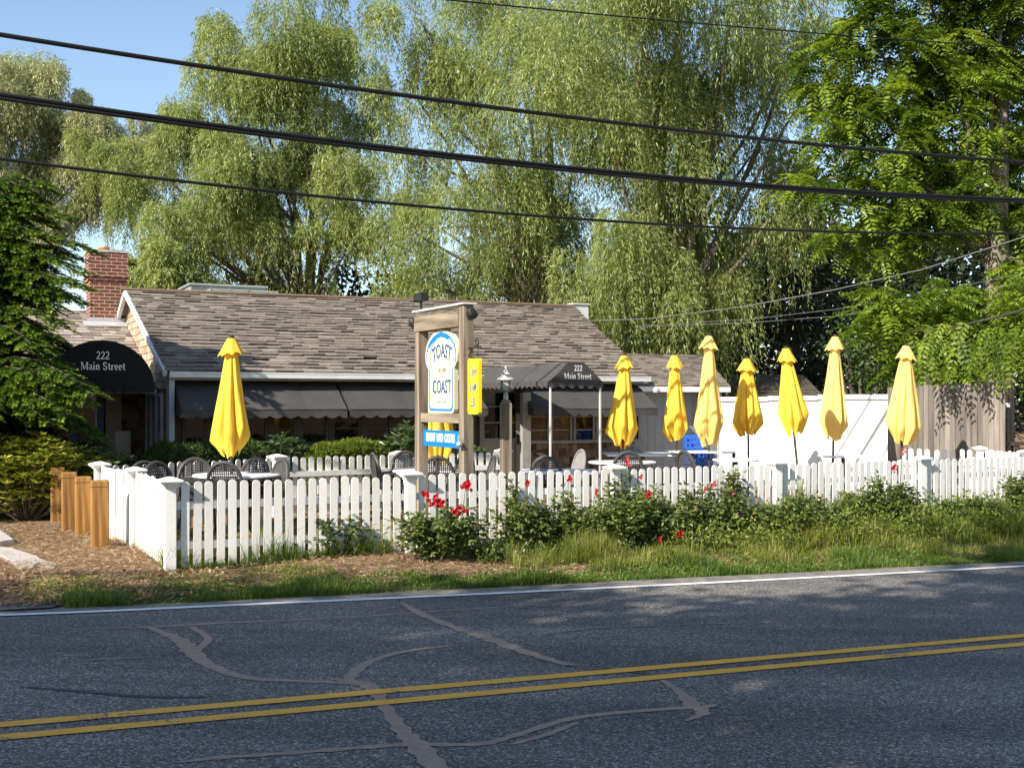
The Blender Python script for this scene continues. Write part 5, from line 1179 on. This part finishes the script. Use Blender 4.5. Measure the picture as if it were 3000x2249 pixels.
for i in range(330):
    z = rs.uniform(.75, 5.15); a = rs.uniform(0, 2*PI); rmax = 2.35*(1-max(0, z-3.1)/2.9)*(.86+.28*math.sin(z*5.3+a))*(.85 if z < 1.6 else 1); r_ = rmax*rs.uniform(.55, 1.0)
    if r_ < .3: continue
    spr.append((HX+r_*math.cos(a), HYY+r_*.9*math.sin(a), z-.12*r_, r_))
for px, py, Y in ((275, 735, 17.4), (240, 800, 17.2), (250, 850, 17.0), (200, 640, 17.5), (150, 560, 17.8), (190, 960, 16.9), (275, 1155, 16.6), (230, 1120, 16.6), (290, 1160, 16.8), (200, 1215, 16.5), (250, 1180, 16.7), (170, 1150, 16.6), (170, 900, 17.2), (180, 760, 17.4), (120, 700, 17.4), (100, 620, 17.6), (110, 590, 17.8)):
    p = W(px, py, Y); spr.append((p.x, p.y, p.z, 2.2))
    p = W(px-50, py+25, Y+.3); spr.append((p.x, p.y, p.z, 2.0))
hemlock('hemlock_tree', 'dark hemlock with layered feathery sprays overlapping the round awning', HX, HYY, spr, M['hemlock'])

# whorled broadleaf shrubs (rhododendron)
def whorl_shrub(name, lab, cx, cy, rx, ry, h, n, m, L=.12, z0=.25, group=None, Wd=.036):
    root = thing(name, lab, 'shrub', (cx, cy, 0), 0, group); rs = random.Random(int(cx*100)); Vs, Rs = [], []; mb = MB()
    for i in range(n):
        a = rs.uniform(0, 2*PI); q = math.sqrt(rs.random()); zz = z0+(h-z0)*(rs.random()**.6)*(1-.35*q*q); x, y = rx*q*math.cos(a), ry*q*math.sin(a); c = np.array([x, y, zz])
        if i % 14 == 0: mb.tube([(x*.15, y*.15, 0), (x*.7, y*.7, zz*.6), (x, y, zz)], [.015, .01, .006], 5)
        k = 9; an = np.arange(k)*2*PI/k+rs.random()*6; dr = np.stack([np.cos(an), np.sin(an), .35+.3*RNG.random(k)-.4*(i % 2)], 1)+RNG.normal(size=(k, 3))*.12
        Vs.append(leaves(np.repeat(c[None], k, 0), dr, L*(.7+.5*RNG.random(k)), Wd*np.ones(k), unit(np.array([0, 0, 1.0])+RNG.normal(size=(k, 3))*.3), .6)); Rs.append(np.clip(rs.random()*.7+RNG.random(k)*.3, 0, 1))
    fast('foliage', np.concatenate(Vs), 4, m, root, np.concatenate(Rs)); mb.build('stem', M['barkpale'], root); return root
q = W(70, 0, 17.2); whorl_shrub('rhododendron_shrub', 'yellow-green rhododendron with leggy stems behind the timber bollards', q.x, 17.3, 1.1, .75, 1.3, 1100, M['rhodo'], .12, .12)
q = W(255, 0, 17.0); whorl_shrub('rhododendron_shrub', 'darker rhododendron between the bollards and the blue framed door', q.x, 17.6, .62, .5, 1.05, 340, M['rhodogreen'], .11)
q = W(-150, 0, 17.0); whorl_shrub('rhododendron_shrub', 'olive rhododendron at the frame edge below the hemlock', q.x, 17.4, .9, .7, 1.3, 600, M['rhodo'], .12, .12)
q = W(825, 0, 19.2); whorl_shrub('rhododendron_shrub', 'dark glossy rhododendron between the two clipped hedges', q.x, 19.3, .5, .4, 1.22, 150, M['rhodogreen'], .13, .5)
q = W(1195, 0, 19.6); whorl_shrub('rhododendron_shrub', 'tall glossy rhododendron beside the sign post below the awning', q.x, 19.7, .42, .4, 1.42, 170, M['rhodogreen'], .14, .5)
q = W(1340, 0, 20.0); whorl_shrub('rhododendron_shrub', 'low rhododendron showing under the blue strip sign', q.x, 20.3, .6, .4, 1.05, 130, M['rhodogreen'], .13, .4)
# clipped hedges
def hedge(lab, a, b, hh, dp, m, seed):
    a, b = Vector(a), Vector(b); root = thing('clipped_hedge', lab, 'hedge', (a.x, a.y, 0)); d = b-a; L = d.length; rz = math.atan2(d.y, d.x); root.rotation_euler = (0, 0, rz)
    n = 26000; t_ = RNG.random(n); w_ = RNG.random(n)*2-1; f = RNG.random(n)
    e = np.minimum(1, np.sqrt(np.clip(np.minimum(t_, 1-t_)*L/.35, 0, 1))); top = hh*(.62+.38*e)+.03*np.sin(t_*L*3.1+seed)+.02*np.sin(t_*L*8)
    y = np.where(f < .45, -1.0, w_)*dp/2*(.6+.4*e); z = np.where(f < .45, RNG.random(n)*top, top*(1-.12*w_**2)); y = y+.08*(z/hh)**3*np.where(f < .45, 1, 0)
    P = np.stack([t_*L, y, z], 1)+RNG.normal(size=(n, 3))*.022; dr = RNG.normal(size=(n, 3))*.6+np.array([0, -.3, .7])
    fast('foliage', leaves(P, dr, .05+.03*RNG.random(n), np.full(n, .016)), 4, m, root, np.clip(RNG.random(n)*.8+.1*np.sin(t_*40), 0, 1))
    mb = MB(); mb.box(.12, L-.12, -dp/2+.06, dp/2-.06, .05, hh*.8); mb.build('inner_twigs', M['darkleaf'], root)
hedge('dark shaded clipped hedge under the first awning beside the pale blue downspout', at(415, 18.6), at(800, 19.7), 1.03, .6, M['hedgeshade'], 1)
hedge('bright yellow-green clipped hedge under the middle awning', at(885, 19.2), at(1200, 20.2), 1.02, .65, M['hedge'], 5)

# far woods: a dim mass behind everything
n = 90000; px = RNG.random(n)*110-52; hh = 6.0+1.6*np.sin(px*.31)+1.2*np.sin(px*.83+1)+7*sstep((px-2)/8); z = RNG.random(n)**.8*hh
P = np.stack([px, 62+RNG.random(n)*8, z], 1); tag(fast('far_woods', leaves(P, RNG.normal(size=(n, 3)), .55*(.6+.8*RNG.random(n)), np.full(n, .3), mid=.5), 4, M['darkleaf']), 'dark band of distant woods behind the willows', 'woods', kind='stuff')

# roadside trees on the camera's side: they shade the road and stand out of frame
def shade_tree(u, v, zc, r_, rz_, n, lab, seed):
    p = RU*u+RN*v; rs = random.Random(seed); root = thing('roadside_tree', lab, 'tree', (p.x, p.y, 0), 0, 'roadside trees on the near verge'); Vs = []; tips = []
    for _ in range(26):
        d = Vector((rs.gauss(0, 1), rs.gauss(0, 1), rs.gauss(0, 1))).normalized()*rs.uniform(.35, .95); c = Vector((d.x*r_, d.y*r_, zc+d.z*rz_)); tips.append(c*1.0)
        rr = r_*rs.uniform(.25, .42); k = n//26; Vs.append(leafball(np.array(c), rr, k, .34, .2, .8, .5))
    fast('crown', np.concatenate(Vs), 4, M['roadside'], root); mb = MB(); fk = Vector((0, 0, zc-rz_*.8))
    mb.tube([(0, 0, -.3), fk, (0, 0, zc+rz_*.4)], [.35, .26, .1], 10); limbs(mb, fk, tips, .12, rs); mb.build('trunk', M['bark'], root, True)
for i, (u, v, zc, r_, rz_) in enumerate([(-25, 1.0, 10.5, 4.6, 4.8), (-19.5, -1.0, 11, 4.6, 5.0), (-14.5, 1.6, 10.2, 4.3, 4.6), (-9, -.5, 11.5, 4.6, 5.0), (-4.0, .8, 10.6, 4.3, 4.4), (-22, -5.5, 10, 4.5, 4.8), (-12, -6, 10, 4.5, 4.8), (1.5, -2.2, 11, 4.4, 4.6)]):
    shade_tree(u, v+.25, zc, r_, rz_, 1300 if (v < -4 and u > -15) else 8000 if u < -12 else 5800, 'leafy roadside tree on the near verge, casting its shade over the road', 100+i)

# ================================================================== ROSES, WEEDS, GRASS
def rose(lab, px, off, hw, dp, h, stems, m, flowers=(), L=.058, dens=27, name='rose_bush', cat='rose bush', lean=.0):
    p = onfence(px, off); root = thing(name, lab, cat, (p.x, p.y, float(gz(p.x, p.y))), math.atan2((FB-FA).y, (FB-FA).x)); rs = random.Random(px); Vs, Rs = [], []; mb = MB(); tops = []
    for i in range(int(stems*1.25)):
        a = rs.uniform(0, 2*PI); q = math.sqrt(rs.random()); x, y = hw*q*math.cos(a), dp*q*math.sin(a); hh = h*rs.uniform(.5, 1.0)*(1-.35*q)
        P = [Vector((x*.3, y*.3, 0)), Vector((x*.7, y*.7, hh*.5)), Vector((x+rs.uniform(-.05, .05), y, hh*.85)), Vector((x*1.15+rs.uniform(-.08, .08)+lean, y*1.1, hh))]; mb.tube(P, [.006, .005, .004, .002], 5); tops.append(P[-1])
        k = int(dens*hh/h*1.2)+4; t_ = RNG.random(k)**.8; t_ = .12+.88*t_; idx = np.minimum((t_*3).astype(int), 2); fr_ = (t_*3-idx)[:, None]; PA = np.array([tuple(q_) for q_ in P]); c = PA[idx]*(1-fr_)+PA[idx+1]*fr_
        d = RNG.normal(size=(k, 3)); d[:, 2] *= .5; d = unit(d); c2 = c+d*RNG.random((k, 1))*.10
        for o_ in ((0, 0), (.9, .03), (-.9, .03)):
            dd = d.copy(); ca, sa = math.cos(o_[0]), math.sin(o_[0]); dd = np.stack([d[:, 0]*ca-d[:, 1]*sa, d[:, 0]*sa+d[:, 1]*ca, d[:, 2]-.15], 1)
            Vs.append(leaves(c2, dd, L*(.7+.6*RNG.random(k)), L*.55*np.ones(k), unit(np.array([0, 0, 1.0])+RNG.normal(size=(k, 3))*.5), .5)); Rs.append(RNG.random(k))
    fast('foliage', np.concatenate(Vs), 4, m, root, np.concatenate(Rs)); mb.build('stems', M['stem'], root)
    for fx, fz, fy, r_, nn, mm in flowers:                       # a cluster of blooms
        mb = MB()
        for _ in range(int(nn*1.3)):
            c = Vector((fx+rs.gauss(0, r_*.55), fy+rs.gauss(0, r_*.3), fz+rs.gauss(0, r_*.4))); br_ = rs.uniform(.010, .016)
            for ring, (kk, tl, rr) in enumerate(((5, 1.0, 1.0), (5, .55, .75), (4, .2, .5))):
                for j in range(kk):
                    a = 2*PI*j/kk+ring*.6+rs.random()*.3; d = Vector((math.cos(a)*tl, -.5+math.sin(a)*.3*tl, math.sin(a)*tl)).normalized(); s = d.cross(Vector((.2, 1, .1))).normalized()
                    mb.add([c, c+d*br_*rr*1.2+s*br_*.7, c+d*br_*rr*1.9, c+d*br_*rr*1.2-s*br_*.7], [(0, 1, 2, 3)])
        mb.build('blooms', M[mm], root, fixn=False)
        mb = MB(); mb.tube([(fx*.6, 0, 0), (fx*.9, fy*.6, fz*.7), (fx, fy+.02, fz-.01)], [.006, .005, .003], 5); mb.build('flower_stem', M['stem'], root)
    return root
rose('dark leafed rose bush with big red clusters, nearest the sign post', 1290, -.42, .58, .26, .74, 60, M['rose'], [(-.1, .66, -.15, .09, 20, 'bloom'), (.13, .55, -.2, .07, 14, 'bloom'), (-.22, .74, -.1, .05, 8, 'bloom'), (.3, .83, -.05, .07, 16, 'bloom')])
rose('leggy rose bush with one small red bloom, directly in front of the lamp post', 1530, -.38, .38, .2, .78, 34, M['rose'], [(.04, .84, -.05, .035, 6, 'bloom')])
rose('tall thin rose cane climbing past the picket tops by the lamp post', 1505, -.12, .08, .06, 1.12, 5, M['rose'], dens=34)
rose('dense dark rose bush, the widest, before the canopy poles', 1850, -.55, .72, .32, .72, 80, M['rose'], [(.06, .66, -.25, .035, 5, 'bloom'), (.48, .16, -.3, .05, 8, 'bloom'), (.2, .1, -.3, .03, 4, 'bloom')])
rose('light green rose bush with a red bloom among fine pickets, left of the wide bush', 1660, -.3, .4, .2, .72, 34, M['rose'], [(-.02, .83, -.1, .04, 6, 'bloom'), (.35, .66, -.1, .03, 3, 'bloom')])
rose('rose bush with orange-red bloom over the picket tops, left of the tall cane', 1840, -.25, .45, .18, .95, 34, M['rose'], [(-.04, 1.0, -.05, .045, 7, 'pink'), (.12, .8, -.1, .03, 3, 'pink')])
rose('rose bush with pink blooms below the tallest umbrella', 2060, -.4, .6, .25, .85, 52, M['rose'], [(.02, .72, -.15, .06, 6, 'pink'), (-.1, .68, -.15, .04, 3, 'pink'), (.36, .6, -.1, .03, 2, 'pink')])
rose('tallest single rose cane, standing above the pickets below the leaning umbrella', 2148, -.2, .12, .08, 1.15, 9, M['rose'], dens=40)
rose('sprawling weedy shrub in front of the fence between the two middle posts', 2330, -.5, .8, .35, .6, 70, M['rose'], name='weed_shrub', cat='shrub')
rose('mounded rose bush with one bright red bloom below the board fence', 2580, -.35, .62, .28, .82, 66, M['rose'], [(.12, .84, -.12, .05, 10, 'bloom'), (.42, 1.05, -.0, .05, 5, 'pink')])
rose('loose green weeds before the far right pickets', 2850, -.45, .7, .3, .42, 44, M['shrub'], name='weed_shrub', cat='shrub')
rose('arching rose bush at the frame edge before the last pickets', 2990, -.35, .4, .25, .8, 32, M['rose'])
rose('small pale weed tuft against the first pickets', 1010, -.05, .3, .1, .55, 14, M['shrub'], name='weed_shrub', cat='shrub', dens=12)
rose('thin weed between the second pair of pickets, left of the dark rose', 885, .25, .2, .15, .75, 8, M['shrub'], name='weed_shrub', cat='shrub', dens=14)
def bladequads(b0, mid, tip, s_):                              # three short quads up a bending blade
    q = lambda t_: (1-t_)**2*b0+2*t_*(1-t_)*mid+t_*t_*tip
    L_ = [(q(0.0), 1.0), (q(.35), .9), (q(.7), .65), (q(1.0), .12)]
    return np.concatenate([np.stack([a-s_*wa, a+s_*wa, c+s_*wc, c-s_*wc], 1) for (a, wa), (c, wc) in zip(L_[:-1], L_[1:])])
def blades(n, upick, vpick, hfun, m, name, lab, width=.008, bend=1.0, cat='grass'):
    u = upick(n); v = vpick(n, u); X = u*RU.x+(V0+v)*RN.x; Y = u*RU.y+(V0+v)*RN.y; z = gz(X, Y)
    # clumpiness
    dn = .6*np.sin(X*2.1+Y*1.2+1.3*np.sin(Y*2.7))*np.sin(Y*3.3-X*.9)+.35*np.sin(X*9+Y*5+2*np.sin(X*3)); keep = RNG.random(n) < np.clip(.62+.5*dn, .12, 1); X, Y, z, u, v = X[keep], Y[keep], z[keep], u[keep], v[keep]; n = len(X)
    h = hfun(u[:], v[:])*(.35+.5*RNG.random(n)+.75*RNG.random(n)**5)*(1+.35*np.sin(X*4.7+Y*3.1+np.sin(X*11))); a = RNG.random(n)*2*PI; ln = np.stack([np.cos(a), np.sin(a)], 1)*(bend*h*RNG.random(n))[:, None]
    b0 = np.stack([X, Y, z-.01], 1); sx_ = np.stack([-np.sin(a), np.cos(a), 0*a], 1)*width*(.6+.8*RNG.random(n))[:, None]
    mid = b0+np.stack([ln[:, 0]*.3, ln[:, 1]*.3, h*.6], 1); tip = b0+np.stack([ln[:, 0], ln[:, 1], h*(1-.25*RNG.random(n))], 1)
    V = bladequads(b0, mid, tip, sx_*.5)
    return tag(fast(name, V, 4, m, None, np.tile(np.clip(RNG.random(n)*.7+.3*np.sin(X*2+Y*3)**2, 0, 1), 3)), lab, cat, kind='stuff')
def uu(a, b): return lambda n: a+(b-a)*RNG.random(n)
def vv(a, b): return lambda n, u: a+(b-a)*RNG.random(n)
def uof(px, v): # the road coordinate of a picture column at offset v
    k = (px-CX)/F; Y0 = (V0+v); t_ = (k*Y0*RN.y-Y0*RN.x)/(RU.x-k*RU.y); return t_
# kerb-side lush grass
blades(80000, uu(uof(190, .6), uof(3300, .6)), lambda n, u: .46+.5*RNG.random(n)*(1+.35*np.sin(u*2)+.25*np.sin(u*5.3)), lambda u, v: .085+.03*np.sin(u*2.7), M['grassgreen'], 'verge_grass', 'lush green grass strip along the road edge', .008)
blades(60000, uu(uof(1750, 1), uof(3300, 1)), lambda n, u: .9+1.3*RNG.random(n), lambda u, v: .12+.05*np.sin(u*3), M['grassdry'], 'bank_grass', 'yellowish rough grass on the bank below the fence', .007)
blades(40000, uu(uof(2050, 1), uof(3300, 1)), lambda n, u: 1.3+1.1*RNG.random(n), lambda u, v: .22+.08*np.sin(u*2.1), M['grassdry'], 'bank_weeds', 'tall green weeds along the right half of the fence', .009)
blades(22000, uu(uof(60, 1.2), uof(1000, 1.2)), lambda n, u: .85+1.0*RNG.random(n)**1.5, lambda u, v: .06+0*u, M['grassdry'], 'dry_grass', 'sparse dry grass over the soil near the bollards', .007)
blades(9000, uu(uof(480, 2.1), uof(1150, 2.1)), lambda n, u: 2.1+.28*RNG.random(n), lambda u, v: .24+0*u, M['grassgreen'], 'fence_grass', 'grass tufts growing at the foot of the first pickets', .006)
blades(9000, uu(uof(1450, 1.9), uof(1760, 1.9)), lambda n, u: 1.25+.6*RNG.random(n), lambda u, v: .25+0*u, M['grassdry'], 'tall_grass', 'tall yellowing grass between the rose bushes', .005)
blades(9000, uu(uof(480, 3), uof(1800, 3)), lambda n, u: 2.5+3.0*RNG.random(n)**1.6, lambda u, v: .12+0*u, M['grassdry'], 'inner_grass', 'rough grass growing inside the fence', .008)
def weeds(n, uf, vf, h, name, lab, m, L=.045):
    c = max(1, n//14); u = np.repeat(uf(c), 14); u0 = u; v = np.repeat(vf(c, u[::14]), 14); u = u+RNG.normal(size=len(u))*.05; v = v+RNG.normal(size=len(v))*.04; n_ = len(u)
    X = u*RU.x+(V0+v)*RN.x; Y = u*RU.y+(V0+v)*RN.y; hh = np.repeat(h*(.3+.9*RNG.random(c)**1.5), 14); z = gz(X, Y)+hh*RNG.random(n_)
    tag(fast(name, leaves(np.stack([X, Y, z], 1), RNG.normal(size=(n_, 3))+np.array([0, -.3, .3]), L*(.5+RNG.random(n_)), L*.5*(.6+.8*RNG.random(n_)), mid=.5), 4, m, None, np.clip(np.repeat(RNG.random(c), 14)*.6+RNG.random(n_)*.4, 0, 1)), lab, 'weeds', kind='stuff')
weeds(30000, uu(uof(1950, 1.5), uof(3300, 1.5)), lambda n, u: 1.35+1.1*RNG.random(n), .42, 'leafy_weeds', 'leafy yellow-green weeds filling the bank below the right pickets', M['shrublight'], .05)
weeds(14000, uu(uof(1400, 1.7), uof(2100, 1.7)), lambda n, u: 1.5+.9*RNG.random(n), .22, 'rose_bed_weeds', 'leafy weeds among the roses', M['rose'], .045)
weeds(7000, uu(uof(100, 1), uof(3300, 1)), lambda n, u: .5+.7*RNG.random(n), .07, 'verge_weeds', 'small leafy weeds in the roadside grass', M['grassgreen'], .04)
# a few tufts of long strap leaves
for lab, px, hh in (('tuft of long blue-green strap leaves below the tall umbrella', 2345, .78), ('low tuft of strap leaves beside the mounded rose bush', 2478, .55)):
    p = onfence(px, -.3); root = thing('strap_leaf_plant', lab, 'plant', (p.x, p.y, float(gz(p.x, p.y)))); n = 90; a = RNG.random(n)*2*PI; b0 = np.zeros((n, 3)); b0[:, :2] = RNG.normal(size=(n, 2))*.04; h = hh*(.6+.4*RNG.random(n)); sp_ = .22*RNG.random(n)
    s_ = np.stack([-np.sin(a), np.cos(a), 0*a], 1)*.006; mid = b0+np.stack([np.cos(a)*sp_*.5, np.sin(a)*sp_*.5, h*.65], 1); tip = b0+np.stack([np.cos(a)*sp_*1.5, np.sin(a)*sp_*1.5, h], 1)
    fast('foliage', bladequads(b0, mid, tip, s_), 4, M['shrublight'], root)
# litter: pine straw and fallen leaves
def litter(n, uf, vf, name, lab, L, Wd):
    u = uf(n); v = vf(n, u); X = u*RU.x+(V0+v)*RN.x; Y = u*RU.y+(V0+v)*RN.y; z = gz(X, Y)+.014+.02*RNG.random(n); a = RNG.random(n)*2*PI
    d = np.stack([np.cos(a), np.sin(a), RNG.normal(size=n)*.25], 1); tag(fast(name, leaves(np.stack([X, Y, z], 1), d, L*(.5+RNG.random(n)), Wd*(.6+.8*RNG.random(n)), unit(np.array([0, 0, 1.0])+RNG.normal(size=(n, 3))*.5), .5), 4, M['litter']), lab, 'litter', kind='stuff')
litter(26000, uu(uof(-250, 3), uof(500, 2)), lambda n, u: .7+6.5*RNG.random(n)**1.3, 'pine_straw', 'orange-brown pine straw spread round the bollards', .09, .006)
litter(2500, uu(uof(-100, 1), uof(700, 1)), vv(.55, 2.2), 'fallen_leaves', 'dry fallen leaves near the driveway corner', .05, .03)
litter(12000, uu(uof(500, 2), uof(2100, 2)), lambda n, u: .9+1.6*RNG.random(n), 'dry_mulch', 'brown mulch and dead stalks along the rose bed', .08, .008)
